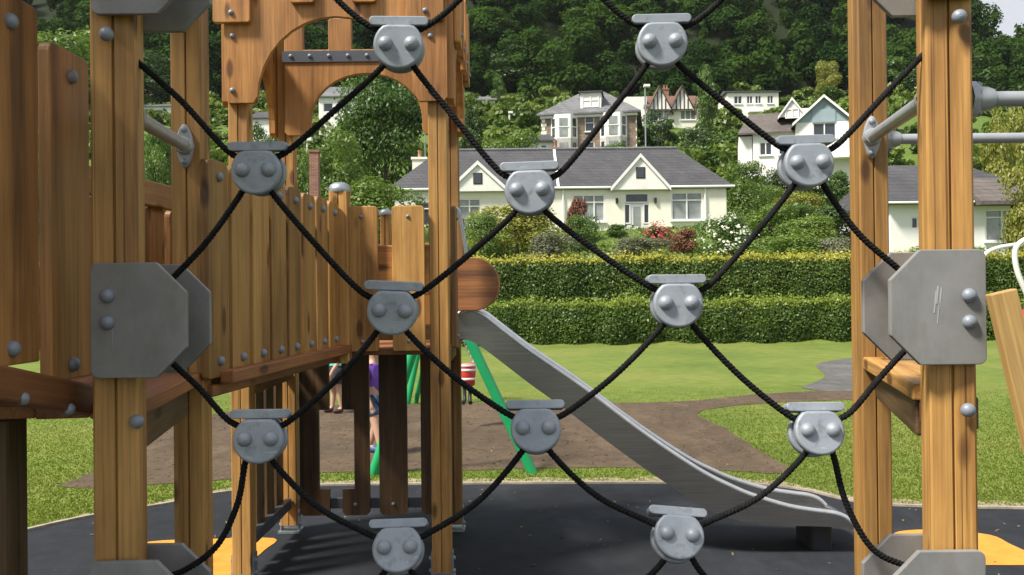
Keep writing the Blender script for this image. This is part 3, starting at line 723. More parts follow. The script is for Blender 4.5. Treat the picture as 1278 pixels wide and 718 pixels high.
for lx in (770, 818):
    lmp = MB(); lmp.box((bx(lx), -0.08, 1.75), (0.13, 0.13, 0.28)); LB(bung, 'wall_lamp', lmp, HM['timber'])
m = MB(); hiproof(m, -0.35, BW + 0.35, -0.15, 8.75, eave, 2.75, 2.5, 2.3); LB(bung, 'roof', m, HM['slate'])
m = MB(); m.tube([(2.15, 4.3, eave + 2.91), (BW - 1.95, 4.3, eave + 2.91)], 0.10, 8); LB(bung, 'ridge_tiles', m, HM['slate2'])
for ga, gb in ((-0.42, bx(560)), (bx(634), bx(762)), (bx(836), BW + 0.42)):
    m = MB(); m.tube([(ga, -0.22, eave + 0.08), (gb, -0.22, eave + 0.08)], 0.07, 8); LB(bung, 'gutter', m, HM['trim'])
xm = bx(697); m = MB(); m.add([(xm - 0.07, -0.15, eave + 0.2), (xm + 0.07, -0.15, eave + 0.2), (xm + 0.07, 4.3, eave + 2.96), (xm - 0.07, 4.3, eave + 2.96), (xm - 0.07, -0.15, eave), (xm + 0.07, -0.15, eave), (xm + 0.07, 4.3, eave + 2.5), (xm - 0.07, 4.3, eave + 2.5)], [(0, 1, 2, 3), (0, 4, 5, 1), (0, 3, 7, 4), (1, 5, 6, 2)]); LB(bung, 'party_verge', m, HM['trim'])
for pc, hw, ap in ((799, 36, 197), (597, 36, 206)):
    gx_ = bx(pc); gw = 2 * (bx(pc + hw) - gx_); apz = bzz(pc, ap)
    gable_front(bung, gx_, gw, eave - 0.06, apz, -0.34, 4.2, 'white', 'slate', 0.06)
    m = MB(); wz0 = bzz(pc, 223 + (9 if pc < 700 else 0) * 0.8); m.box((gx_, -0.350, wz0 + 0.28), (0.50, 0.03, 0.62)); q = LB(bung, 'attic_window', m, HM['timber'])
    m = MB(); m.box((gx_, -0.372, wz0 + 0.28), (0.40, 0.012, 0.52)); LB(bung, 'pane', m, HM['glass'], None, q)
chimney(bung, bx(699), 4.6, eave + 2.3, bzz(699, 184) + 0.55, 0.7, 'stone', 1)
for px in (703, 880):
    m = MB(); m.tube([(bx(px), -0.10, eave), (bx(px), -0.10, -1.0)], 0.045, 8); LB(bung, 'downpipe', m, HM['trim'])
chimney(bung, bx(513), 5.2, eave + 0.8, bzz(513, 192) + 0.4, 0.85, 'cream', 1)
m = MB(); m.box((bx(880) - 0.5, -0.35, -0.45), (7.5, 0.5, 0.9)); LB(bung, 'plinth', m, HM['white'])
ant = MB(); ax = bx(521); ant.tube([(ax, 5, eave + 1.2), (ax, 5, bzz(521, 160) + 0.9)], 0.035, 6)
for i in range(4): ant.tube([(ax - 0.15 + 0.25 * i, 4.7, bzz(521, 163) + 0.8), (ax - 0.15 + 0.25 * i, 5.3, bzz(521, 163) + 0.8)], 0.02, 5)
ant.tube([(ax - 0.2, 5, bzz(521, 163) + 0.8), (ax + 0.7, 5, bzz(521, 163) + 0.8)], 0.02, 5); LB(bung, 'aerial', ant, M_['galv'])

# -- large stone villa with bay windows
D1 = 85.0; rz1 = R(-9)
a1 = P(677, 195, D1); zg = float(H(a1.x + 4, D1)) - 0.5
vil = thing('stone_villa', 'large brown stone villa with slate hip roof, dormer and white bay windows', 'house', (a1.x, D1, zg), rz1)
VW = 8.6; ve = P(735, 145, D1).z - zg
zf = lambda py: P(735, py, D1).z - zg
vops = [(3.95, zf(166), 0.85, 1.6), (3.95, zf(199), 0.85, 1.5)]
body(vil, VW, 8.0, 0, ve, vops, 'stone')
for o in vops: window(vil, *o, nx=1, tr=0.5)
for bxc in (2.05, 6.55):
    for lev, (za, zb) in enumerate(((zf(174), zf(148)), (zf(202), zf(178)))):
        m = MB(); w_, dp = 2.5, 0.75; pl = [(bxc - w_ / 2, 0.02), (bxc - w_ / 2 + 0.6, -dp), (bxc + w_ / 2 - 0.6, -dp), (bxc + w_ / 2, 0.02)]
        z0_, z1_ = za - 1.1, zb + 0.25
        vs_ = [(x, y, z0_) for x, y in pl] + [(x, y, z1_) for x, y in pl]
        m.add(vs_, [(0, 1, 5, 4), (1, 2, 6, 5), (2, 3, 7, 6), (4, 5, 6, 7), (3, 2, 1, 0)]); b_ = LB(vil, 'bay_window', m, HM['white'])
        for i in range(3):
            p0, p1 = Vector((*pl[i], 0)), Vector((*pl[i + 1], 0)); e = (p1 - p0); ln = e.length; an = math.atan2(e.y, e.x)
            Lm = Matrix.Translation(p0 + Vector((0, 0, za))) @ Matrix.Rotation(an, 4, 'Z')
            p = MB(); p.box((ln / 2, -0.02, (zb - za) / 2), (ln * (0.58 if i == 1 else 0.46), 0.03, zb - za - 0.25)); q = LB(vil, 'pane', p, HM['glass2' if i == 1 else 'glass'], Lm, b_)
            p = MB(); p.box((ln / 2, -0.045, (zb - za) * 0.52), (ln * 0.74, 0.03, 0.08)); LB(vil, 'glazing_bar', p, HM['trim'], Lm, b_)
m = MB(); hiproof(m, -0.45, VW + 0.45, -0.5, 8.5, ve, 2.75, 3.7, 3.5); LB(vil, 'roof', m, HM['slate2'])
m = MB(); m.box((VW * 0.52, 1.7, ve + 1.35), (1.9, 2.6, 1.5)); dm = LB(vil, 'dormer', m, HM['white'])
window(vil, VW * 0.52 - 0.75, ve + 0.75, 1.5, 1.15, 2, 0.55, Matrix.Translation((0, 0.30, 0)), 'glass2', sill=False)
m = MB(); m.box((VW * 0.52, 1.6, ve + 2.16), (2.2, 2.9, 0.12)); LB(vil, 'dormer_roof', m, HM['slate'])
for k in range(14):
    m = MB(); m.box((VW + 0.01, 0.2, 0.3 + k * ve / 14), (0.08, 0.5 if k % 2 else 0.3, ve / 14 * 0.8)); LB(vil, 'quoin', m, HM['cream'])
    m = MB(); m.box((0.16 if k % 2 else 0.12, -0.012, 0.3 + k * ve / 14), (0.5 if k % 2 else 0.3, 0.05, ve / 14 * 0.8)); LB(vil, 'quoin', m, HM['cream'])
m = MB(); m.box((VW * 0.5, -0.02, ve - 0.12), (VW + 0.3, 0.5, 0.22)); LB(vil, 'eaves_board', m, HM['trim'])

# -- cream twin-gabled house with half timbering
D2 = 110.0; a2 = P(806, 152, D2); zg = a2.z - 1.2
tw = thing('timbered_house', 'cream house with two half-timbered gables and red tiled roof', 'house', (a2.x, D2, zg))
s2 = D2 / F_PX; TW = 70 * s2; te = (152 - 138) * s2 + 1.2
o2 = [(0.9, 1.35, 1.9, 1.3), (4.1, 1.35, 1.9, 1.3)]
body(tw, TW, 7, -2, te + 0.3, o2, 'cream')
for o in o2: window(tw, *o, nx=3, glass='glass2', bar=0.12)
m = MB(); hiproof(m, -0.2, TW + 0.3, -0.2, 7.2, te + 0.3, 2.0, 0.3, 0.3); LB(tw, 'roof', m, HM['redtile'])
for xc in (17 * s2, 45 * s2): gable_front(tw, xc, 2.75, te - 0.1, te + 2.75, -0.35, 3.4, 'white', 'redtile', 0.25, True, barge='timber')
m = MB(); m.box((-1.1, 2.5, 1.5), (2.6, 4, 5.6)); LB(tw, 'side_wing', m, HM['white'])
chimney(tw, TW * 0.45, 3.6, te + 1.6, te + 3.2, 0.7, 'brick', 2)
# -- white two storey house
D3 = 130.0; a3 = P(908, 139, D3); s3 = D3 / F_PX; zg = a3.z
wh = thing('white_house', 'white house with low grey roof and a row of upper windows', 'house', (a3.x, D3, zg))
o3 = [(0.9, 1.0, 1.2, 1.2), (2.7, 1.0, 0.9, 1.2), (3.9, 1.0, 0.9, 1.2), (5.6, 1.0, 0.9, 1.2)]
body(wh, 64 * s3, 6, -2.5, 2.6, o3, 'white')
for o in o3: window(wh, *o, nx=2, bar=0.10)
m = MB(); hiproof(m, -0.3, 64 * s3 + 0.3, -0.3, 6.3, 2.6, 0.75, 0.4, 0.4); LB(wh, 'roof', m, HM['slate'])
m = MB(); m.box((3.6, -0.5, -0.2), (1.6, 1.0, 0.18)); LB(wh, 'porch', m, HM['white'])
# -- house with brown roof and blue-grey gable
D4 = 75.0; s4 = D4 / F_PX; a4 = P(940, 204, D4); zg = a4.z
bh = thing('blue_gabled_house', 'white house with brown tiled roof and blue-grey boarded gable', 'house', (a4.x, D4, zg), R(-13))
zz4 = lambda py: P(985, py, D4).z - zg
W4 = 70 * s4
o4 = [(0.5, 0.6, 1.0, 1.1), (2.0, 0.6, 1.0, 1.1)]
body(bh, W4, 7, -2.0, zz4(166), o4, 'white')
for o in o4: window(bh, *o, nx=2, bar=0.08)
m = MB(); e4 = zz4(166); x0_, x1_ = -18 * s4, W4
m.add([(x0_, -0.4, e4), (x1_, -0.4, e4), (x1_, 3.5, e4 + 2.2), (x0_ + 1.0, 3.5, e4 + 2.2), (x0_, 7.4, e4), (x1_, 7.4, e4), (x0_, -0.4, e4 - 0.15), (x1_, -0.4, e4 - 0.15)], [(0, 1, 2, 3), (3, 2, 5, 4), (6, 7, 1, 0), (0, 3, 4)]); LB(bh, 'roof', m, HM['brown'])
m = MB(); m.box(((x0_) / 2, 3.0, e4 / 2 - 1.2), (-x0_ * 0.9, 5.5, e4 + 2.0)); LB(bh, 'side_wing', m, HM['white'])
xg0, xg1 = 50 * s4, 114 * s4; gw = xg1 - xg0; gz = zz4(160)
m = MB(); openwall(m, gw, gz + 2.4, [(gw * 0.30, gz - 1.3, gw * 0.42, 1.25)], 0.14, 0, -2.4); LB(bh, 'gable_wing_wall', m, HM['white'], Matrix.Translation((xg0, -1.6, 0)))
m = MB(); m.box((xg0 + gw / 2, 2.2, gz / 2 - 1.2), (gw - 0.01, 7.3, gz + 2.39)); LB(bh, 'gable_wing', m, HM['white'])
window(bh, gw * 0.30, gz - 1.3, gw * 0.42, 1.25, 2, 0, Matrix.Translation((xg0, -1.6, 0)), 'glass', 0.09)
gable_front(bh, xg0 + gw / 2, gw, gz, zz4(131), -1.62, 7.0, 'blue', 'slate', 0.3)
m = MB(); m.box((xg0 + gw / 2, -1.66, gz + 0.45), (gw * 0.42, 0.05, 1.0)); LB(bh, 'cladding_panel', m, HM['blue'])
gable_front(bh, 48 * s4, 2.0, zz4(146), zz4(125), 0.6, 3.0, 'white', 'brown', 0.12)
window(bh, 48 * s4 - 0.55, zz4(146) - 0.15, 1.1, 0.8, 2, 0, Matrix.Translation((0, 0.50, 0)), 'glass2', 0.09, sill=False)
m = MB(); m.box((xg0 + gw * 0.45, 6.5, zz4(136)), (gw * 1.0, 3, 1.6)); LB(bh, 'rear_block', m, HM['white'])
for i in range(7):
    m = MB(); m.box((xg0 + 2.2 + i * 0.42, -2.6, 0.45), (0.06, 0.06, 1.0)); LB(bh, 'railing_post', m, HM['trim'])
m = MB(); m.box((xg0 + 3.4, -2.2, -0.1), (3.4, 1.2, 0.14)); LB(bh, 'balcony', m, HM['white'])
# -- white house on the right, behind the near posts
D5 = 40.0; s5 = D5 / F_PX; a5 = P(1112, 312, D5); zg = a5.z
rh = thing('white_gabled_house', 'white house with grey and brown roofs behind the right hand posts', 'house', (a5.x, D5, zg))
zz5 = lambda py: P(1190, py, D5).z - zg
W5 = 200 * s5; e5 = zz5(255)
o5 = [(118 * s5, zz5(302), 1.5, zz5(262) - zz5(302)), (150 * s5, 0.1, 1.0, 2.0), (26 * s5, zz5(285), 0.3, 0.5)]
body(rh, W5, 7.5, -1.5, e5, o5, 'white')
window(rh, *o5[0], nx=2, tr=0.75, glass='glass2'); window(rh, *o5[2], nx=1, bar=0.05, sill=False)
m = MB(); m.box((o5[1][0] + 0.5, 0.1, 1.1), (1.0, 0.06, 2.0)); LB(rh, 'door', m, plain('maroon_door', (0.16, 0.02, 0.03), 0.4))
m = MB(); hiproof(m, -0.3, W5 + 0.3, -0.4, 7.9, e5, P(1190, 206, D5 + 3.75).z - zg - e5 - 0.14, 1.3, 2.2); LB(rh, 'roof', m, HM['slate'])
m = MB(); hiproof(m, 100 * s5, W5 + 0.6, -0.9, 3.8, e5 - 0.1, 1.25, 0.2, 0.8); LB(rh, 'porch_roof', m, HM['brown'])
m = MB(); m.tube([(-0.3, -0.46, e5 + 0.05), (98 * s5, -0.46, e5 + 0.05)], 0.06, 6); LB(rh, 'gutter', m, HM['trim'])
# -- small far buildings glimpsed between trees and posts
def cottage(label, px0, px1, pyb, pye, pyr, D, wall, roof, nw=2):
    s = D / F_PX; a = P(px0, pyb, D); w = (px1 - px0) * s; e = (pyb - pye) * s
    r = thing('cottage', label, 'house', (a.x, D, a.z)); o = [(w * (i + 0.5) / nw - w * 0.09, e * 0.35, w * 0.18, e * 0.42) for i in range(nw)]
    body(r, w, 5, -3, e, o, wall)
    for q in o: window(r, *q, nx=1, bar=0.09, sill=False)
    m = MB(); hiproof(m, -0.3, w + 0.3, -0.3, 5.3, e, (pye - pyr) * s, w * 0.15, w * 0.15); LB(r, 'roof', m, HM[roof])
cottage('small pale cottage between the dark trees left of the villa', 598, 618, 146, 126, 117, 118, 'cream', 'slate2', 1)
cottage('low white building seen between the left posts', 150, 232, 148, 134, 127, 120, 'white', 'slate2', 4)
cottage('white cottage seen beneath the left side of the arch', 312, 346, 158, 149, 136, 105, 'white', 'slate', 2)
cottage('white house partly hidden by the big tree in the arch', 398, 468, 150, 122, 104, 100, 'white', 'slate2', 3)
cottage('grey roofed building behind the bungalow ridge', 645, 690, 190, 178, 164, 78, 'white', 'slate', 2)
ch = thing('brick_chimney', 'pinkish brick chimney stack rising behind the plank bridge', 'chimney', P(393, 262, 48))
m = MB(); c_ = P(393, 262, 48); t_ = P(393, 208, 48); m.box(tuple((c_ + t_) / 2), (0.48, 0.48, (t_ - c_).z + 1.5)); m.build('stack', HM['brick'], ch)
m = MB(); m.box((t_.x, 48, t_.z + 0.78), (0.6, 0.6, 0.10)); m.build('cap', HM['brick'], ch)
for px, top, bot, D, lab in ((806, 108, 196, 80, 'tall grey lamp post beside the stone villa'), (384, 175, 240, 60, 'thin pale pole under the arch beside the brick chimney'), (636, 141, 165, 100, 'short white pole below the dark trees')):
    a, b = P(px, bot, D), P(px, top, D); b.x = a.x
    r = thing('pole', lab, 'pole', a); m = MB(); m.tube([a - Vector((0, 0, 2)), b], 0.07 * D / 80, 7); m.build('shaft', HM['trim'] if D != 80 else M_['galv'], r)
    m = MB(); m.box((b.x + 0.12, b.y - 0.2, b.z), (0.5, 0.55, 0.2)); m.build('lantern', HM['trim'], r)

# ---------------------------------------------------------------- trees and shrubs one can tell apart
T = [
 (625, 86, 120, 44, 'cone', 'mid', 'slender pale green conifer left of the stone villa'),
 (590, 118, 70, 70, 'cone', 'dark', 'dark green conifer right of the arched tower'),
 (886, 74, 104, 46, 'tall', 'mid', 'slim feathery tree between the timbered house and the white house'),
 (1037, 79, 128, 40, 'broad2', 'gold', 'rounded yellow-green tree on the hill left of the right posts'),
 (482, 104, 66, 132, 'big', 'mid', 'big leafy green tree framed by the wooden arch'),
 (420, 170, 58, 90, 'broad2', 'light', 'light green tree below the big tree in the arch'),
 (822, 138, 92, 52, 'broad', 'dark', 'dark round tree right of the stone villa'),
 (762, 180, 80, 50, 'broad2', 'mid', 'small green tree before the villa\'s right bay'),
 (560, 200, 64, 60, 'broad', 'mid', 'green tree left of the bungalow roof behind the tower post'),
 (640, 168, 68, 90, 'broad2', 'light', 'bright green tree behind the left bungalow gable'),
 (655, 60, 150, 120, 'broad', 'dark', 'big dark round tree on the wood\'s edge above the villa'),
 (757, 18, 165, 130, 'broad2', 'mid', 'tall mid green tree rising in the centre of the wood'),
 (610, 18, 165, 110, 'broad', 'mid', 'green round-topped tree in the wood right of the tower'),
 (950, 55, 160, 130, 'broad2', 'dark', 'dark spreading tree behind the white house'),
 (1095, 60, 140, 90, 'broad', 'mid', 'green tree behind the right back post'),
 (1190, 70, 120, 120, 'broad2', 'dark', 'dark tree behind the right front post'),
 (1255, 130, 60, 70, 'broad', 'gold', 'yellow-green tree at the right edge below the tubes'),
 (1290, 212, 33, 84, 'broad2', 'gold', 'leafy yellow-green branchy tree before the right hand house'),
 (90, 40, 120, 170, 'broad2', 'light', 'light green tree top left beyond the leaning planks'),
 (195, 70, 138, 120, 'broad', 'dark', 'dark tree seen between the two left posts'),
 (205, 160, 60, 60, 'broad2', 'mid', 'green tree below the white building between the left posts'),
 (330, 155, 75, 60, 'broad', 'mid', 'green tree at the left foot of the arch'),
 (845, 118, 120, 50, 'broad', 'mid', 'green tree beside the timbered house'),
 (960, 235, 62, 60, 'broad2', 'light', 'small tree on the slope under the blue-gabled house'),
]
for px, top, D, w, k, lf, lab in T: plant(px, top, D, w, k, lf, lab)
S = [
 (645, 242, 42, 130, 'fine', 'gold', 'large yellow-green mounded shrub before the left bungalow gable'),
 (600, 258, 40, 60, 'fine', 'light', 'light green shrub beside the tower post before the bungalow'),
 (722, 232, 47, 36, 'bush', 'copper', 'copper-leaved shrub between the two bungalow gables'),
 (727, 262, 44, 50, 'bush2', 'mid', 'green shrub below the copper shrub'),
 (772, 276, 48, 34, 'bush', 'mid', 'small round shrub left of the bungalow door'),
 (800, 292, 40, 90, 'fine', 'grey', 'greyish low shrub in front of the bungalow door'),
 (690, 285, 38, 80, 'fine', 'grey', 'grey-green low shrub under the yellow-green shrub'),
 (855, 277, 44, 40, 'bush', 'copper', 'brownish shrub at the bungalow\'s right window'),
 (960, 250, 46, 90, 'bush2', 'light', 'green shrub right of the white flowering bush'),
 (1010, 262, 42, 90, 'fine', 'light', 'leafy shrub on the bank below the right clamp'),
 (1045, 240, 44, 70, 'bush', 'dark', 'dark shrub beside the right back post'),
 (985, 285, 35, 110, 'fine', 'light', 'light green shrub above the hedge on the right'),
 (1040, 290, 34, 70, 'bush2', 'grey', 'grey-green shrub above the hedge beside the post'),
 (968, 204, 66, 44, 'bush2', 'dark', 'dark round shrub under the blue-gabled house'),
 (930, 196, 68, 60, 'bush2', 'light', 'light green bush at the foot of the blue-gabled house'),
 (1005, 204, 66, 60, 'fine', 'mid', 'leafy bush before the blue-gabled house below the clamp'),
 (1042, 200, 66, 50, 'bush', 'mid', 'bush at the right foot of the blue-gabled house'),
 (910, 160, 88, 90, 'bush', 'mid', 'green shrub below the white house'),
 (870, 152, 90, 60, 'bush2', 'dark', 'dark green shrub right of the timbered house'),
 (930, 215, 56, 70, 'fine', 'light', 'bright green shrub right of the bungalow roof'),
 (1000, 232, 54, 80, 'fine', 'gold', 'yellow-green shrub on the grassy slope'),
 (1180, 300, 33, 130, 'fine', 'light', 'green shrub before the right hand house'),
 (550, 285, 38, 60, 'bush2', 'mid', 'green shrub seen past the tower post'),
 (365, 175, 50, 60, 'bush2', 'light', 'bright bush behind the plank bridge'),
 (470, 215, 46, 120, 'fine', 'light', 'wide bright green bush low in the arch'),
 (195, 170, 50, 50, 'fine', 'light', 'bright bush between the two left posts'),
]
for px, top, D, w, k, lf, lab in S: plant(px, top, D, w, k, lf, lab)
plant(821, 274, 46, 40, 'bush', 'mid', 'red flowering shrub below the bungalow door', flowers=('redfl', 60, 0.045))
plant(905, 262, 42, 80, 'fine', 'mid', 'white flowering hydrangea bush right of the bungalow', flowers=('whitefl', 70, 0.030))
plant(1000, 250, 50, 60, 'fine', 'mid', 'shrub speckled with small white flowers on the slope', flowers=('whitefl', 40, 0.022))

# ================================================================ play equipment
def frame(zaxis, xhint):
    z = Vector(zaxis).normalized(); x = Vector(xhint); x = (x - z * x.dot(z)).normalized(); y = z.cross(x)
    return Matrix((x, y, z)).transposed()
CACHE = {}
def beam(name, p0, p1, w, t, mat, parent, xhint=(1, 0, 0), bev=0.006):
    p0, p1 = Vector(p0), Vector(p1); L = (p1 - p0).length
    key = ('beam', round(w, 4), round(t, 4), round(L, 3), mat, bev)
    if key not in CACHE:
        m = MB(); m.box((0, 0, L / 2), (w, t, L)); CACHE[key] = m.mesh(name, M_[mat], bev, 2)
    return obj(name, CACHE[key], parent, Matrix.Translation(p0) @ frame(p1 - p0, xhint).to_4x4())
def rounded(w, h, rt_, rb, n=4):
    """outline (x, z) of a board, w wide and h high, corners rounded"""
    pts = []
    for cx, cz, r, a0 in ((w / 2 - rb, rb, rb, -90), (w / 2 - rt_, h - rt_, rt_, 0), (-w / 2 + rt_, h - rt_, rt_, 90), (-w / 2 + rb, rb, rb, 180)):
        for i in range(n + 1):
            a = R(a0 + 90 * i / n); pts.append((cx + r * math.cos(a), cz + r * math.sin(a)))
    return pts
def plank(name, base, yaw, w, t, h, mat, parent, rt_=0.02, rb=0.012, lean=0):
    key = ('plank', round(w, 4), round(t, 4), round(h, 3), mat, rt_, rb)
    if key not in CACHE:
        m = MB(); m.prism(rounded(w, h, rt_, rb), -t / 2, t / 2); CACHE[key] = m.mesh(name, M_[mat], 0.004, 2)
    return obj(name, CACHE[key], parent, Matrix.Translation(Vector(base)) @ Matrix.Rotation(yaw, 4, 'Z') @ Matrix.Rotation(lean, 4, 'Y'))
def post(name, x, y, z0, z1, w, yaw, parent, mat='post'):
    key = ('post', round(z1 - z0, 3), w, mat)
    if key not in CACHE:
        h, c, g, d = w / 2, 0.005, 0.0022, 0.010; q = []
        side = [(-h + c, -h), (-g - 0.002, -h), (-g, -h + 0.003), (-g, -h + d), (g, -h + d), (g, -h + 0.003), (g + 0.002, -h), (h - c, -h)]
        for k in range(4):
            a = k * math.pi / 2; q += [(x_ * math.cos(a) - y_ * math.sin(a), x_ * math.sin(a) + y_ * math.cos(a)) for x_, y_ in side]
        n = len(q); L = z1 - z0; m = MB()
        vs_ = [(a, b, 0) for a, b in q] + [(a, b, L) for a, b in q]
        m.add(vs_, [(i, (i + 1) % n, n + (i + 1) % n, n + i) for i in range(n)] + [tuple(range(n, 2 * n)), tuple(range(n - 1, -1, -1))])
        CACHE[key] = m.mesh(name, M_[mat])
    return obj(name, CACHE[key], parent, Matrix.Translation((x, y, z0)) @ Matrix.Rotation(yaw, 4, 'Z'))
bm_ = MB(); bm_.lathe([(1.0, 0), (1.0, 0.18), (0.94, 0.42), (0.78, 0.68), (0.5, 0.88), (0.2, 0.97)], 16); BOLT = bm_.mesh('bolt', M_['bolt'])
BOLTC = BOLT.copy(); BOLTC.materials.clear(); BOLTC.materials.append(M_['clip'])
def bolt(parent, pos, direc, r=0.016, name='bolt', me=None):
    z = Vector(direc).normalized(); xh = (0, 0, 1) if abs(z.z) < 0.8 else (1, 0, 0)
    return obj(name, me or BOLT, parent, Matrix.Translation(Vector(pos)) @ frame(z, xh).to_4x4() @ Matrix.Diagonal((r, r, r, 1)))

# ---------------------------------------------------------------- platforms either side of the net
DF = 2.17
fl, fr = P(137.5, 365, 2.12), P(1194, 365, 2.12); fl.y = fr.y = DF
bl, br_ = P(233, 365, 3.05), P(1093, 365, 3.15); bl.y, br_.y = 3.10, 3.20
lp = thing('climbing_platform', 'timber platform with grooved posts and grab rail left of the rope net', 'platform', (fl.x, DF, 0))
rp_ = thing('climbing_platform', 'timber platform with grooved posts and grab tubes right of the rope net', 'platform', (fr.x, DF, 0))
post('post', fl.x, fl.y, 0, 2.75, 0.10, R(12), lp); post('post', bl.x, bl.y, 0, 2.75, 0.10, R(2), lp)
post('post', fr.x, fr.y, 0, 2.75, 0.10, R(-12), rp_); post('post', br_.x, br_.y, 0, 2.75, 0.10, R(-1), rp_)
def plateshape(cut_right, w, h, cut=0.068, r=0.018):
    """eight-sided plate, one vertical side cut at both corners, the other rounded; origin at the rounded side's mid height"""
    q = [(w - cut, -h / 2), (w, -h / 2 + cut), (w, h / 2 - cut), (w - cut, h / 2)]
    for cx, cz, a0 in ((r, h / 2 - r, 90), (r, -h / 2 + r, 180)):
        for i in range(5): a = R(a0 + 90 * i / 4); q.append((cx + r * math.cos(a), cz + r * math.sin(a)))
    if not cut_right: q = [(-x, z) for x, z in q][::-1]
    return q
def plate(parent, edge_x, zc, right, w=0.218, h=0.262, front=True, bolts=True, mark=False):
    y0 = DF - 0.064 - 0.016 if front else DF + 0.062
    m = MB(); m.prism(plateshape(right, w, h), -0.008, 0.008); me = m.mesh('rope_plate', M_['plate'], 0.0022, 2)
    o = obj('rope_plate', me, parent, Matrix.Translation((edge_x, y0 + 0.008, zc)))
    s = 1 if right else -1
    if bolts:
        for dz in (0.030, -0.030): bolt(o, (edge_x + s * 0.040, y0 - 0.0002, zc + dz + (0.026 if right else -0.004)), (0, -1, 0), 0.0165)
    if mark:
        for i, (dx, dz, l, w_) in enumerate(((0.112, 0.028, 0.040, 0.004), (0.105, 0.020, 0.05, 0.003), (0.117, 0.012, 0.05, 0.003), (0.110, -0.012, 0.05, 0.002))):
            k = MB(); k.box((0, 0, 0), (w_, 0.0006, l)); obj('scratch', k.mesh('scratch', M_['scratch']), o, Matrix.Translation((edge_x + s * dx, y0 - 0.0006 + 0.0002 * (i % 2), zc + dz)) @ Matrix.Rotation(R(6), 4, 'Y'))
    return o
for par, ex, right, zpx in ((lp, 112.5, True, (-54, 400.5, 774)), (rp_, 1231.5, False, (-76, 383, 760))):
    for i, py in enumerate(zpx):
        c_ = P(ex, py, DF - 0.08)
        plate(par, c_.x, c_.z, right, mark=(i == 1 and not right)); plate(par, c_.x, c_.z, right, w=0.225, front=False, bolts=False)
for par, px, py, D in ((lp, 133, 43, 2.10), (lp, 171, 526, 2.13), (rp_, 1197, 21, 2.10), (rp_, 1208, 512, 2.10)):
    q = P(px, py, D)
    bolt(par, (q.x, q.y, q.z), (0.2 if par is lp else -0.2, -1, 0), 0.0165)
# decks
def deck(par, e0, e1, xout, z, n, mat):
    """boards laid front to back, the first along the open edge e0-e1, the rest outwards to xout"""
    s = 1 if xout > e0[0] else -1; wd = abs(xout - max(e0[0] * s, e1[0] * s) * s) / n
    for i in range(n):
        o_ = s * (wd * (i + 0.5) + 0.004)
        beam('deck_board', (e0[0] + o_, e0[1], z - 0.02), (e1[0] + o_, e1[1], z - 0.02), 0.042, wd - 0.008, mat, par, (0, 0, 1), 0.005)
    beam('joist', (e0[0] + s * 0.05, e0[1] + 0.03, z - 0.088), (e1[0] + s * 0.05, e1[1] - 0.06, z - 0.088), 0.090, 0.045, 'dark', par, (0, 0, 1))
deck(lp, (fl.x + 0.03, 2.24), (bl.x + 0.05, 3.05), -1.95, 1.245, 7, 'beam')
deck(rp_, (fr.x - 0.05, 2.26), (br_.x - 0.05, 3.16), 1.34, 1.265, 2, 'post')
jb = P(1101, 491, 2.98); bolt(rp_, (br_.x - 0.05 + 0.02, 2.98, jb.z), (-1, -0.3, 0), 0.016)
beam('bearer', (fr.x + 0.0, DF + 0.085, 1.165), (fr.x + 0.0, DF + 0.085, 1.242), 0.045, 0.045, 'beam', rp_)
beam('bearer', (fr.x + 0.03, DF + 0.085, 1.195), (1.13, DF + 0.085, 1.195), 0.08, 0.04, 'dark', rp_, (0, 0, 1))
beam('bearer', (fl.x - 0.04, DF + 0.08, 1.05), (fl.x - 0.04, DF + 0.08, 1.225), 0.05, 0.06, 'beam', lp)
# grab rails: coated tubes ending in oval flanges
def flange(par, pos, nrm, tall=0.145, wide=0.062):
    pos = Vector(pos); n_ = Vector(nrm).normalized()
    M = Matrix.Translation(pos) @ frame(n_, (0, 0, 1)).to_4x4()
    m = MB(); q = []
    for i in range(24):
        a = 2 * math.pi * i / 24; c, s_ = math.cos(a), math.sin(a)
        rr_ = 0.024 + (tall / 2 - 0.024) * abs(c) ** 2.2
        q.append((tall / 2 * c if abs(c) > 0.5 else rr_ * c * 1.4, wide / 2 * s_ * (0.72 + 0.28 * (1 - abs(c)))))
    vs_ = [(x, y, 0) for x, y in q] + [(x, y, 0.016) for x, y in q] + [(x * 0.9, y * 0.85, 0.022) for x, y in q]; n = 24
    m.add(vs_, [(i, (i + 1) % n, n + (i + 1) % n, n + i) for i in range(n)] + [(n + i, n + (i + 1) % n, 2 * n + (i + 1) % n, 2 * n + i) for i in range(n)], True)
    m.add(vs_[2 * n:], [tuple(range(n))])
    m.lathe([(0.030, 0.018), (0.029, 0.04), (0.024, 0.055)], 16)
    o = obj('flange', m.mesh('flange', M_['tube']), par, M)
    for s_ in (-1, 1): bolt(o, M @ Vector((s_ * tall * 0.36, 0, 0.021)), n_, 0.011)
    return o
def rail(par, a, b, r=0.019, fa=True, fb=True, tall=0.145):
    a, b = Vector(a), Vector(b); m = MB(); m.tube([a, a.lerp(b, 0.5), b], r, 14); t = m.build('grab_tube', M_['tube'], par)
    d = (b - a).normalized()
    if fa: flange(par, a, d, tall)
    if fb: flange(par, b, -d)
a, b = P(140, 143, DF + 0.075), P(238, 182, 3.035); b.x = bl.x; b.y = 3.048; a.x = fl.x; rail(lp, a, b, 0.020)
a, b = P(1185, 122, DF + 0.075), P(1093, 171, 3.13); b.x = br_.x - 0.01; b.y = 3.148; a.x = fr.x; rail(rp_, a, b, 0.020)
a = P(1222, 124, DF); a.x = fr.x + 0.058; a.y = DF; rail(rp_, a, a + Vector((1.0, 0, 0)), 0.018, True, False, 0.085)
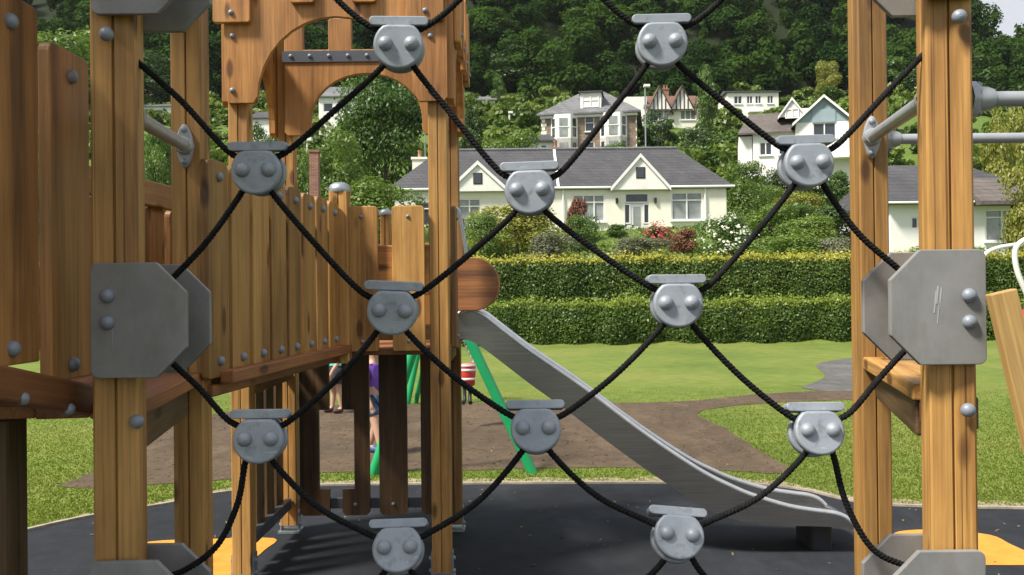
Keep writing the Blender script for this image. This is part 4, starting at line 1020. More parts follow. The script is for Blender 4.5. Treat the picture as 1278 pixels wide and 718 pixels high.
a = P(1112, 174, 3.2); a.x = br_.x + 0.052; a.y = 3.2; rail(rp_, a, a + Vector((1.0, 0, 0)), 0.018, True, False, 0.08)
post('post', fr.x + 1.1, DF, 0, 2.75, 0.10, 0, rp_); post('post', br_.x + 1.05, 3.2, 0, 2.75, 0.10, 0, rp_)
post('post', fl.x - 1.0, 2.95, 0, 1.2, 0.10, 0, lp)
# unseen canopy with posts, added over the left platform to shade the near left
for y in (1.25, 3.05): post('post', -2.55, y, 0, 2.75, 0.10, 0, lp)
for y in (1.25, 3.05): beam('added_shade_beam', (-2.75, y, 2.79), (-0.98, y, 2.79), 0.09, 0.06, 'beam', lp, (0, 0, 1))
for i in range(9):
    t0 = i / 9; beam('added_shade_board', (-2.85 + 0.97 * t0, 1.0, 2.84 + 0.55 * t0), (-2.85 + 0.97 * t0, 3.3, 2.84 + 0.55 * t0), 0.14, 0.025, 'beam', lp, (0.87, 0, 0.49), 0.003)
    beam('added_shade_board', (-0.90 - 0.97 * t0, 1.0, 2.84 + 0.55 * t0), (-0.90 - 0.97 * t0, 3.3, 2.84 + 0.55 * t0), 0.14, 0.025, 'beam', lp, (-0.87, 0, 0.49), 0.003)
# leaning stringer right of the right platform
st = thing('climbing_stringer', 'pale slanting timber beam leaning beside the right front post', 'beam', (1.40, 2.03, 0))
a = P(1249, 364, 2.03); beam('stringer', (a.x + 0.34, 2.03, 0.0), (a.x, 2.03, a.z), 0.060, 0.028, 'pale', st, (1, 0, 0), 0.003)

# ---------------------------------------------------------------- rope net
net = thing('rope_net', 'black rope climbing net joined by grey two-bolt clamps', 'rope net', (0, DF, 0))
NODES = [[(497, 56, 3), (827, 53, 2)], [(320, 213, 2), (662, 238, 0), (1009, 205, -3)], [(489, 388, 2), (846, 380, -3)],
         [(322, 550, -5), (669, 539, -14), (1022, 542, -14)], [(496, 690, -22), (847, 675, -25)]]
ROLLS = {(497, 56): 0.5, (662, 238): -1, (489, 388): 3, (847, 675): 5, (496, 690): -1.5, (1009, 205): -1.5, (669, 539): 0}
def discshape(r):
    q = []
    for i in range(28):
        a = 2 * math.pi * i / 28; x, z = r * math.cos(a), r * math.sin(a) * 0.96; q.append((x, min(z, r * 0.80)))
    return q
m = MB(); m.prism(discshape(0.0585), -0.010, 0.010); DISC = m.mesh('connector', M_['clip'], 0.006, 3)
DISC.polygons.foreach_set('use_smooth', [len(p.vertices) < 10 for p in DISC.polygons])
m = MB(); m.prism(rounded(0.138, 0.021, 0.010, 0.010, 4), -0.017, 0.022); m.box((0, 0, -0.012), (0.07, 0.024, 0.03)); BAR = m.mesh('clamp_bar', M_['clip'], 0.002, 2)
pts = {}
for row in NODES:
    for px, py, tilt in row:
        c_ = P(px, py, DF - 0.026); M = Matrix.Translation((c_.x, DF, c_.z)) @ Matrix.Rotation(R(ROLLS.get((px, py), 0)), 4, 'Y') @ Matrix.Rotation(R(tilt), 4, 'X') @ Matrix.Rotation(R(random.uniform(-4, 4)), 4, 'Z')
        dsc = obj('connector', DISC, net, M @ Matrix.Translation((0, -0.026, 0)))
        obj('rear_disc', DISC, dsc, M @ Matrix.Translation((0, 0.022, 0)))
        obj('clamp_bar', BAR, dsc, M @ Matrix.Translation((0, -0.004, 0.048)))
        for s in (-1, 1): bolt(dsc, M @ Vector((s * 0.0300, -0.0355, 0.002)), M.to_3x3() @ Vector((0, -1, 0)), 0.0172, 'bolt', BOLTC)
def rope(px_pts, r=0.0075, yoff=None):
    """twisted three strand rope through photo points lying in the net's plane"""
    ctrl = [P(x, y, DF) for x, y in px_pts]
    path = smooth_line(ctrl, 14)
    # resample evenly
    out = [path[0]]; step = 0.005; acc = 0
    for i in range(1, len(path)):
        a, b = path[i - 1], path[i]; L = (b - a).length; d = step - acc
        while d < L: out.append(a.lerp(b, d / L)); d += step
        acc = L - (d - step)
    m = MB()
    for k in range(3):
        sp = []
        for i, p in enumerate(out):
            t = (out[min(i + 1, len(out) - 1)] - out[max(i - 1, 0)]).normalized(); u = t.cross(Vector((0, 1, 0))).normalized(); w = Vector((0, 1, 0))
            ph = 2 * math.pi * (i * step / 0.028 + k / 3); sp.append(p + (u * math.cos(ph) + w * math.sin(ph)) * r * 0.48)
        m.tube(sp, r * 0.62, 7)
    return m.build('rope', M_['rope'], net)
def seg(a, b, side, sag=5, skew=0.5):
    """rope from below clamp a to the bar end of clamp b; side=+1 when b lies to the right"""
    s = side; A = (a[0] + s * 17, a[1] + 24); Bp = (b[0] - s * 40, b[1] - 25)
    mid = (A[0] + (Bp[0] - A[0]) * skew - s * sag * 0.35, A[1] + (Bp[1] - A[1]) * skew + sag)
    rope([(a[0] + s * 6, a[1] - 6), A, mid, Bp, (b[0] - s * 14, b[1] - 14)])
n1, n2, n3, n4, n5 = NODES
for r_i, (upr, low) in enumerate(((n1, n2), (n2, n3), (n3, n4), (n4, n5))):
    for a in upr:
        for b in low:
            if 100 < abs(b[0] - a[0]) < 230: seg(a, b, 1 if b[0] > a[0] else -1, (1.5, 3, 6, 11)[r_i])
for x, s in ((497, -1), (827, -1), (497, 1), (827, 1)):
    c_ = (x, 56 if x == 497 else 53); rope([(x + s * 14, c_[1] - 14), (x + s * 40, c_[1] - 26), (x + s * 78, c_[1] - 58), (x + s * 165, c_[1] - 150)])
rope([(150, 58), (172, 78), (226, 126), (281, 186), (306, 200)]); rope([(1182, 36), (1164, 56), (1110, 112), (1048, 178), (1023, 191)])
rope([(195, 370), (216, 347), (258, 302), (303, 238), (314, 207)]); rope([(195, 432), (217, 455), (250, 486), (283, 523), (308, 536)])
rope([(1140, 352), (1118, 333), (1070, 290), (1027, 230), (1016, 199)]); rope([(1148, 420), (1126, 441), (1095, 475), (1062, 514), (1036, 528)])
rope([(316, 545), (306, 578), (296, 630), (270, 682), (226, 714), (190, 722)]); rope([(1028, 538), (1040, 568), (1056, 628), (1088, 684), (1130, 706), (1165, 714)])
rope([(502, 684), (514, 714), (560, 760), (640, 800)]); rope([(841, 669), (829, 699), (790, 735), (700, 790)]); rope([(852, 669), (865, 699), (882, 722), (930, 770)]); rope([(490, 684), (480, 714), (440, 760)])

# ---------------------------------------------------------------- sloping plank rail at the left edge
rm = thing('plank_ramp', 'dark weathered plank side of a sloping ramp at the left edge', 'ramp', (-1.07, 2.0, 0))
XR = -1.054; rampz = lambda D, z: z - 0.20 * (D - 2.0)
for i, Dc in enumerate((1.38, 1.66, 1.94, 2.208)):
    zt, zb = (2.145, 2.145, 2.145, 2.090)[i] + (0 if i > 2 else 0.06 * (2 - i)), rampz(Dc, 1.345)
    p = plank('plank', (XR - 0.015, Dc + (0.012 if i == 2 else 0), zb), R(90), 0.212 if i == 2 else 0.195, 0.03, zt - zb, 'honey', rm, 0.022, 0.006)
    for zz_ in (zt - 0.062, zb + 0.035): bolt(p, (XR, Dc, zz_), (1, 0, 0), 0.0175)
beam('stringer', (XR + 0.012, 1.1, rampz(1.1, 1.298)), (XR + 0.012, 2.34, rampz(2.34, 1.298)), 0.072, 0.05, 'beam', rm, (0, 0, 1))
beam('stringer', (XR - 0.35, 1.1, rampz(1.1, 1.25)), (XR - 0.35, 2.34, rampz(2.34, 1.25)), 0.07, 0.045, 'beam', rm, (0, 0, 1))
for px, py in ((6, 498), (72, 511)):
    q = P(px, py, 1.92 if px < 40 else 2.12); bolt(rm, (XR + 0.032, q.y, q.z), (1, -0.2, -0.2), 0.014)
for i in range(9):
    yy = 1.15 + i * 0.137; beam('tread_board', (-1.95, yy, rampz(yy, 1.305)), (XR - 0.08, yy, rampz(yy, 1.305)), 0.03, 0.125, 'beam', rm, (0, 0, 1), 0.003)
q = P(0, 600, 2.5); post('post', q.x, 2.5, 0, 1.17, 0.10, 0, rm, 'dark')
plank('far_plank', (-1.97, 1.94, 1.30), R(90), 0.195, 0.03, 0.8, 'plank', rm)
for i, Dc in enumerate((1.66, 2.20, 2.46)): plank('far_plank', (-1.97, Dc, 1.28), R(90), 0.195, 0.03, 0.78, 'plank', rm)

# ---------------------------------------------------------------- plank bridge to the tower
bg = thing('plank_bridge', 'timber bridge with upright plank railing leading to the arched tower', 'bridge', (-1.2, 3.9, 0))
def brx(D): return -1.008 + 0.08 * (D - 3.1)
yawb = math.atan2(1, 0.08)
for i in range(8):
    Dc = 3.124 + 0.206 * i; x = brx(Dc); hgt = 0.735 + random.uniform(-0.005, 0.005)
    p = plank('plank', (x, Dc, 1.222), yawb, 0.176, 0.028, hgt, 'post', bg, 0.03, 0.01)
    for zz_ in (1.278, 1.222 + hgt - 0.055): bolt(p, (x + 0.0145, Dc, zz_), (1, -0.08, 0), 0.0165)
    x2 = x - 0.50; p = plank('plank', (x2, Dc, 1.222), yawb, 0.155, 0.028, 0.64, 'panel', bg, 0.03, 0.01)
    for zz_ in (1.278,): bolt(p, (x2 + 0.0145, Dc, zz_), (1, -0.08, 0), 0.0165)
for dx, nm in ((0.034, 'edge_board'), (-0.53, 'edge_board')):
    beam(nm, (brx(3.13) + dx, 3.13, 1.222), (brx(4.72) + dx, 4.72, 1.222), 0.045, 0.05, 'beam', bg, (0, 0, 1))
for dx in (-0.02, -0.47): beam('joist', (brx(3.1) + dx, 3.1, 1.178), (brx(4.72) + dx, 4.72, 1.178), 0.04, 0.045, 'beam', bg, (0, 0, 1))
for dx, zr in ((-0.032, 1.80), (-0.468, 1.905)): beam('top_rail', (brx(3.14) + dx, 3.14, zr), (brx(4.72) + dx, 4.72, zr), 0.10, 0.032, 'plank', bg, (0, 0, 1))
for i in range(12):
    Dc = 3.08 + i * 0.142; beam('deck_board', (brx(Dc) - 0.49, Dc, 1.215), (brx(Dc) - 0.02, Dc, 1.215), 0.03, 0.13, 'beam', bg, (0, 0, 1), 0.003)
q = P(424, 250, 4.70); o = post('post', q.x, 4.70, 1.15, 2.02, 0.095, 0, bg)
def capmesh(r=0.055):
    m = MB(); m.lathe([(r, 0), (r * 1.05, 0.012), (r, 0.026), (r * 0.85, 0.040), (r * 0.5, 0.050), (r * 0.1, 0.053)], 18); return m.mesh('post_cap', M_['galv'])
CAP = capmesh()
obj('post_cap', CAP, o, Matrix.Translation((q.x, 4.70, 2.018)))

# ---------------------------------------------------------------- arched tower
XL, XRt, YF, YB = -1.406, -0.376, 4.80, 5.80; XC = (XL + XRt) / 2; YC = (YF + YB) / 2
tw_ = thing('play_tower', 'wooden play tower with orange arched battlement panels and plank sides', 'play tower', (XC, YC, 0))
for x in (XL, XRt):
    for y in (YF, YB):
        post('post', x, y, 0.06, 3.15, 0.10, 0, tw_)
        m = MB()
        for s in (-1, 1): m.box((x + s * 0.054, y, 0.085), (0.006, 0.075, 0.15))
        m.box((x, y, 0.02), (0.13, 0.13, 0.012)); f_ = m.build('post_shoe', M_['galv'], tw_)
        for s in (-1, 1):
            for zz_ in (0.06, 0.125): bolt(f_, (x + s * 0.057, y - 0.01, zz_), (s, 0, 0), 0.013)
def archpanel(w, half, zs, za, zb=2.485, base=3.02, top=3.215, merl=0.145, off=0.162, gap=0.155):
    q = [(-w / 2 + 0.02, zb), (-half - 0.02, zb), (-half, zb + 0.03)]
    for i in range(17):
        a = math.pi * (1 - i / 16); q.append((half * math.cos(a), zs + (za - zs) * math.sin(a)))
    q += [(half, zb + 0.03), (half + 0.02, zb), (w / 2 - 0.02, zb), (w / 2, zb + 0.02)]
    u = w / 2; edges = [(w / 2, 'm')]
    # battlements, right to left
    xs_ = []; x = -merl / 2
    ms = []
    c0 = 0.0
    for k in (1, -1): ms.append((k * off - merl / 2, k * off + merl / 2))
    q += [(w / 2, top), (ms[0][1] + gap, top), (ms[0][1] + gap, base)]
    for a, b in ms: q += [(b, base), (b, top - 0.015), (b - 0.015, top), (a + 0.015, top), (a, top - 0.015), (a, base)]
    q += [(ms[-1][0] - gap, base), (ms[-1][0] - gap, top), (-w / 2, top), (-w / 2, zb + 0.02)]
    return q
def panel(name, c, yaw, q, mat='panel', t=0.036):
    m = MB(); m.prism(q, -t / 2, t / 2); return obj(name, m.mesh(name, M_[mat], 0.005, 2), tw_, Matrix.Translation(Vector((*c, 0))) @ Matrix.Rotation(yaw, 4, 'Z'))
ff = panel('arch_panel', (XC, YF - 0.069), 0, archpanel(1.14, 0.405, 2.50, 2.925))
rf = panel('arch_panel', (XC, YB - 0.069), 0, archpanel(1.02, 0.345, 2.58, 2.868))
lf = panel('arch_panel', (XL - 0.069, YC), R(90), archpanel(1.06, 0.40, 2.50, 2.90)); rgt = panel('arch_panel', (XRt + 0.069, YC), R(90), archpanel(1.10, 0.405, 2.50, 2.90))
for px, py in ((290, 113), (537, 113), (290, 45), (537, 45)):
    q = P(px, py, YF - 0.088); bolt(ff, q, (0, -1, 0), 0.014)
for px, w_, zb_ in ((290, 0.19, 2.888), (378, 0.125, 2.985), (455, 0.125, 2.985), (531, 0.19, 2.888)):
    q = P(px, 20, YF - 0.1); k = plank('merlon_block', (q.x, YF - 0.105, zb_), 0, w_, 0.034, 0.36, 'panel', ff, 0.015, 0.015)
    bolt(k, (q.x, YF - 0.122, zb_ + 0.05), (0, -1, 0), 0.014)
for yy in (4.86, 5.14, 5.45, 5.76):
    k = plank('merlon_block', (XRt + 0.105, yy, 2.80), R(90), 0.16 if yy in (4.86, 5.76) else 0.11, 0.034, 0.42, 'panel', rgt, 0.015, 0.015); bolt(k, (XRt + 0.122, yy, 2.86), (1, 0, 0), 0.013)
s_ = MB(); s_.box((XC - 0.02, YB - 0.093, 2.975), (1.0, 0.008, 0.068)); so_ = s_.build('steel_strap', M_['strap'], tw_)
for i in range(9): bolt(so_, (XL + 0.05 + i * 0.118, YB - 0.097, 2.978), (0, -1, 0), 0.013)
bolt(tw_, (XL + 0.055, YB - 0.02, 2.98), (1, -1, 0), 0.02)
# platform floor
for i in range(7): beam('deck_board', (XL + 0.06, YF - 0.02 + 0.15 * i + 0.07, 1.20), (XRt - 0.06, YF - 0.02 + 0.15 * i + 0.07, 1.20), 0.035, 0.14, 'beam', tw_, (0, 0, 1), 0.003)
for y in (YB,): beam('joist', (XL + 0.052, y, 1.15), (XRt - 0.052, y, 1.15), 0.06, 0.05, 'beam', tw_, (0, 0, 1))
for x in (XL, XRt): beam('joist', (x, YF + 0.052, 1.145), (x, YB - 0.052, 1.145), 0.07, 0.05, 'beam', tw_, (0, 0, 1))
# waist planks of the front
for px in (452, 510):
    q = P(px, 340, YF - 0.07); p = plank('plank', (q.x, YF - 0.070, 1.205), 0, 0.167, 0.03, 0.745, 'post', tw_, 0.02, 0.012)
    for zz_ in (1.205 + 0.69, 1.205 + 0.05): bolt(p, (q.x, YF - 0.085, zz_), (0, -1, 0), 0.010)
beam('rail', (-0.87, YF - 0.035, 1.30), (XRt - 0.05, YF - 0.035, 1.30), 0.08, 0.035, 'plank', tw_, (0, 0, 1)); beam('rail', (-0.87, YF - 0.035, 1.62), (XRt - 0.05, YF - 0.035, 1.62), 0.26, 0.035, 'panel', tw_, (0, 0, 1))
# planks of the back and of the slide side
for i in range(5):
    x = XL + 0.14 + i * 0.19; plank('plank', (x, YB - 0.075, 1.21), 0, 0.15, 0.028, 0.60, 'panel', tw_, 0.02, 0.01)
for y in (4.93,):
    p = plank('plank', (XRt + 0.068, y, 1.21), R(90), 0.17, 0.028, 0.75, 'plank', tw_, 0.02, 0.01); bolt(p, (XRt + 0.083, y, 1.9), (1, 0, 0), 0.012); bolt(p, (XRt + 0.083, y, 1.27), (1, 0, 0), 0.012)
plank('plank', (XRt + 0.068, 5.70, 1.21), R(90), 0.16, 0.028, 0.75, 'plank', tw_, 0.02, 0.01)
q = P(481, 260, 5.70); o = post('stub_post', q.x, 5.70, 1.2, 1.99, 0.06, 0, tw_); obj('post_cap', CAP, o, Matrix.Translation((q.x, 5.70, 1.985)) @ Matrix.Diagonal((0.75, 0.75, 0.75, 1)))
# boarding below the floor: back boards with a square peephole, left side boards
zb0, zt0, yb = 0.13, 1.165, YB - 0.075
def bX(px): return P(px, 500, yb).x
def bZ(py): return P(450, py, yb).z
wx0, wx1, wz0, wz1 = bX(398), bX(442), bZ(610), bZ(511)
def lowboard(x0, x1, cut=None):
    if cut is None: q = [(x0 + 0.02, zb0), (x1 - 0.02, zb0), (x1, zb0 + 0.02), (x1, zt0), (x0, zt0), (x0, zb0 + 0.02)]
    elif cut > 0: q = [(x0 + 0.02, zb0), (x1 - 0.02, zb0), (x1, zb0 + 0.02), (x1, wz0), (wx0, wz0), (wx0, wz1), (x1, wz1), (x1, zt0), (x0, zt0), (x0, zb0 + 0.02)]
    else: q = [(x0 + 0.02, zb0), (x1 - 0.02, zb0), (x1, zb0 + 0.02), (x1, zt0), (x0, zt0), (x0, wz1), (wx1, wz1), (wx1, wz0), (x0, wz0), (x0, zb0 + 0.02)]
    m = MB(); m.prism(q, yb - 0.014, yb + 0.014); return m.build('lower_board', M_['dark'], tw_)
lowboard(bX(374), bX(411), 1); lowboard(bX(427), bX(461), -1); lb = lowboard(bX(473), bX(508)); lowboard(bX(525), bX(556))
rl = beam('lower_rail', (XL + 0.06, yb + 0.04, bZ(629)), (XRt - 0.06, yb + 0.04, bZ(629)), 0.065, 0.04, 'strap', tw_, (0, 0, 1))
beam('lower_rail', (XL + 0.06, yb + 0.04, bZ(437)), (XRt - 0.06, yb + 0.04, bZ(437)), 0.07, 0.04, 'plank', tw_, (0, 0, 1))
for px in (443, 490, 540): bolt(lb, (bX(px), yb - 0.015, bZ(629)), (0, -1, 0), 0.012)
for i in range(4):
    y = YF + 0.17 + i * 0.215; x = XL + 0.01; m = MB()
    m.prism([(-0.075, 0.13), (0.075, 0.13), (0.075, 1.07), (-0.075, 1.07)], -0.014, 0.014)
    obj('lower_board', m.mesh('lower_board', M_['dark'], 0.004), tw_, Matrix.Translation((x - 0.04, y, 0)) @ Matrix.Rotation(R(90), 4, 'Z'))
for z in (0.20, 1.0): beam('lower_rail', (XL, YF + 0.055, z), (XL, YB - 0.055, z), 0.065, 0.04, 'strap' if z < 0.5 else 'plank', tw_, (0, 0, 1))

# ---------------------------------------------------------------- slide
sld = thing('slide', 'stainless steel slide running down to the right from the tower', 'slide', (1.0, 5.4, 0))
YN, YFr = 5.16, 5.62
top_px = [(566, 396), (576, 391), (588, 388), (603, 394), (625, 411), (663, 440), (727, 484), (792, 533), (839, 566), (880, 592), (910, 607), (938, 619), (984, 633), (1020, 639), (1042, 642), (1056, 647), (1066, 656)]
bot_px = [(566, 424), (580, 424), (596, 430), (622, 449), (661, 479), (707, 512), (750, 545), (792, 576), (840, 609), (878, 633), (917, 649), (948, 654), (975, 656), (1010, 657), (1040, 658), (1056, 659), (1067, 661)]
tp = [P(x, y, YN) for x, y in top_px]; bp_ = [P(x, y, YN) for x, y in bot_px]
tp = smooth_line(tp, 4); bp_ = smooth_line(bp_, 4); N_ = len(tp)
for y0 in (YN, YFr):
    m = MB(); vs_ = []
    for t, b in zip(tp, bp_): vs_ += [(b.x, y0, b.z), (t.x, y0, t.z), (t.x, y0 + 0.028, t.z), (b.x, y0 + 0.028, b.z)]
    fs_ = [(i * 4 + j, (i + 1) * 4 + j, (i + 1) * 4 + (j + 1) % 4, i * 4 + (j + 1) % 4) for i in range(N_ - 1) for j in range(4)] + [(0, 1, 2, 3), tuple(4 * (N_ - 1) + k for k in (3, 2, 1, 0))]
    m.add(vs_, fs_); m.build('side_wall', M_['steel'], sld)
    m = MB(); m.tube([(t.x, y0 + 0.014, t.z + 0.002) for t in tp], 0.016, 10); m.build('edge_rail', M_['rim'], sld)
m = MB(); vs_ = []
for t, b in zip(tp, bp_):
    c_ = b.lerp(t, 0.28); vs_ += [(c_.x, YN + 0.0285, c_.z), (c_.x, YFr - 0.0005, c_.z), (c_.x, YFr - 0.0005, c_.z - 0.012), (c_.x, YN + 0.0285, c_.z - 0.012)]
m.add(vs_, [(i * 4 + j, (i + 1) * 4 + j, (i + 1) * 4 + (j + 1) % 4, i * 4 + (j + 1) % 4) for i in range(N_ - 1) for j in range(4)]); m.build('bed', M_['steel'], sld)
e = tp[-1]; m = MB(); m.tube([(e.x, YN, e.z - 0.01), (e.x + 0.03, YN + 0.08, e.z - 0.02), (e.x + 0.03, YFr - 0.06, e.z - 0.02), (e.x, YFr + 0.028, e.z - 0.01)], 0.022, 10); m.build('end_lip', M_['steel'], sld)
for px in (1040,):
    a = P(px, 655, YN)
    for y0 in (YN + 0.25,):
        m = MB(); m.box((a.x - 0.03, y0, a.z * 0.5), (0.12, 0.30, a.z + 0.03)); m.build('shadow_support_block', M_['black'], sld, None, 0.01)  # foot made wide and black for the shadow under the slide end
for y0 in (YN - 0.012,):
    q = []
    for i in range(19): a = R(-90 + 180 * i / 18); q.append((0.062 + 0.135 * math.cos(a), 0.147 * math.sin(a)))
    q = [(-0.06, -0.147)] + q + [(-0.06, 0.147)]
    c_ = P(579, 355, y0); m = MB(); m.prism(q, -0.015, 0.015); me = m.mesh('entry_board', M_['beam'], 0.004)
    me.transform(Matrix.Rotation(R(90), 4, 'Y'))     # grain along the board's length
    obj('entry_board', me, sld, Matrix.Translation((c_.x, y0 - 0.018, c_.z)) @ Matrix.Rotation(R(-90), 4, 'Y'))
    obj('entry_board', me, sld, Matrix.Translation((c_.x, YFr + 0.06, c_.z)) @ Matrix.Rotation(R(-90), 4, 'Y'))
hp = [P(566, 264, YN), P(572, 262, YN), P(577, 285, YN), P(583, 322, YN), P(586, 340, YN)]
m = MB(); m.tube(smooth_line(hp, 5), 0.011, 8); m.build('entry_handle', M_['galv'], sld)

# ---------------------------------------------------------------- toddler swing
f1, f2 = G(668, 590), G(463, 592); ap = P(546, 341, 7.6); ap.y = (f1.y + f2.y) / 2
f3, f4 = G(507, 505), G(568, 505); ap2 = Vector((ap.x + 0.05, f3.y, ap.z))
ap2 = P(540, 352, f3.y); ap2.z = ap.z
sw = thing('playground_swing', 'green tubular swing frame standing on the bark mulch', 'swing', ((f1.x + f4.x) / 2, 9.6, 0))
for f, a in ((f1, ap), (f2, ap), (f3, ap2), (f4, ap2)):
    m = MB(); m.tube([f - Vector((0, 0, 0.05)), a], 0.043, 14); m.build('leg', M_['green'], sw)
m = MB(); m.tube([ap + (ap - ap2) * 0.02, ap2 + (ap2 - ap) * 0.02], 0.045, 14); m.build('top_bar', M_['green'], sw)
g3, g4 = G(519, 503), None
m = MB(); m.tube([g3, P(530, 450, f3.y - 0.4)], 0.035, 10); m.build('brace', M_['green'], sw)
seat = thing('toddler_bucket', 'red and white toddler bucket hanging on chains from the swing', 'swing seat', P(583, 481, 10.3))
c0 = P(583, 467, 10.3)
m = MB(); m.lathe([(0.07, -0.13), (0.085, -0.12), (0.095, 0.0), (0.10, 0.115), (0.085, 0.12), (0.08, 0.0), (0.06, -0.11)], 18, Matrix.Translation(c0)); sh = m.build('seat_shell', M_['red'], seat)
for dz in (-0.05, 0.05, 0.10):
    m = MB(); m.lathe([(0.100 + dz * 0.05, dz - 0.012), (0.106 + dz * 0.05, dz), (0.100 + dz * 0.05, dz + 0.012)], 18, Matrix.Translation(c0)); m.build('white_band', M_['white'], seat)
bt = (10.3 - ap.y) / (ap2.y - ap.y); hang = ap.lerp(ap2, bt)
for s in (-1, 1):
    a = c0 + Vector((s * 0.08, s * 0.04, 0.11)); b = hang + Vector((0, s * 0.12, 0)); m = MB(); k = 34
    for i in range(k):
        p0, p1 = a.lerp(b, i / k), a.lerp(b, (i + 1.25) / k); o_ = Vector((0.012, 0, 0)) if i % 2 else Vector((0, 0.012, 0))
        m.tube([p0, p0.lerp(p1, 0.15) + o_, p0.lerp(p1, 0.85) + o_, p1, p0.lerp(p1, 0.85) - o_, p0.lerp(p1, 0.15) - o_, p0], 0.005, 5, False)
    m.build('chain', M_['galv'], seat)
for s in (-1, 1):
    m = MB(); m.tube([c0 + Vector((s * 0.035, 0, -0.11)), c0 + Vector((s * 0.03, -0.01, -0.22)), c0 + Vector((s * 0.028, -0.03, -0.29)), c0 + Vector((s * 0.04, -0.10, -0.31))], [0.022, 0.02, 0.022, 0.024], 8); m.build('leg_strap', M_['black'], seat)

# ---------------------------------------------------------------- white spinner with red seat at the right edge
DS = 9.0; pole = P(1312, 400, DS)
sp = thing('play_spinner', 'white tubular play spinner with red seat at the right edge', 'play spinner', (pole.x, DS, 0))
m = MB(); m.tube([(pole.x, DS, 0), (pole.x, DS, 2.15)], 0.045, 12); m.build('pole', M_['white'], sp)
arm = [P(x, y, DS) for x, y in ((1226, 322), (1234, 314), (1247, 309), (1264, 306), (1285, 303), (1312, 300))]
m = MB(); m.tube(smooth_line(arm, 6), 0.020, 10); m.build('arm', M_['white'], sp)
arm = [P(x, y, DS - 0.1) for x, y in ((1295, 296), (1278, 300), (1268, 310), (1267, 325), (1271, 343), (1279, 362), (1292, 392), (1300, 420))]
m = MB(); m.tube(smooth_line(arm, 6), 0.026, 10); m.build('arm', M_['white'], sp)
c_ = P(1288, 416, DS - 0.1); m = MB(); m.lathe([(0.20, -0.02), (0.205, 0.0), (0.15, 0.10), (0.08, 0.22), (0.03, 0.30)], 16, Matrix.Translation(c_)); m.build('seat', M_['red'], sp)
m = MB(); m.lathe([(0.20, -0.045), (0.21, -0.035), (0.205, -0.022)], 16, Matrix.Translation(c_)); m.build('seat_rim', M_['black'], sp)

# ---------------------------------------------------------------- children playing behind the tower
def skin(name, vs_, es, rs, mat, parent, sub=2, root=0):
    me = bpy.data.meshes.new(name); me.from_pydata([tuple(v) for v in vs_], es, []); ob = bpy.data.objects.new(name, me); C.objects.link(ob)
    ob.modifiers.new('skin', 'SKIN'); ob.modifiers[0].use_smooth_shade = True; sb = ob.modifiers.new('sub', 'SUBSURF'); sb.levels = sub; sb.render_levels = sub
    for i, r in enumerate(rs): me.skin_vertices[0].data[i].radius = (r, r) if not isinstance(r, tuple) else r
    for i in range(len(rs)): me.skin_vertices[0].data[i].use_root = (i == root)
    dg = bpy.context.evaluated_depsgraph_get(); me2 = bpy.data.meshes.new_from_object(ob.evaluated_get(dg)); bpy.data.objects.remove(ob); bpy.data.meshes.remove(me)
    me2.materials.clear(); me2.materials.append(mat); me2.polygons.foreach_set('use_smooth', [True] * len(me2.polygons)); me2.name = name
    return obj(name, me2, parent, WM[parent.name])
SK = plain('skin', (0.52, 0.31, 0.22), 0.5, 0, 0.08, 8)
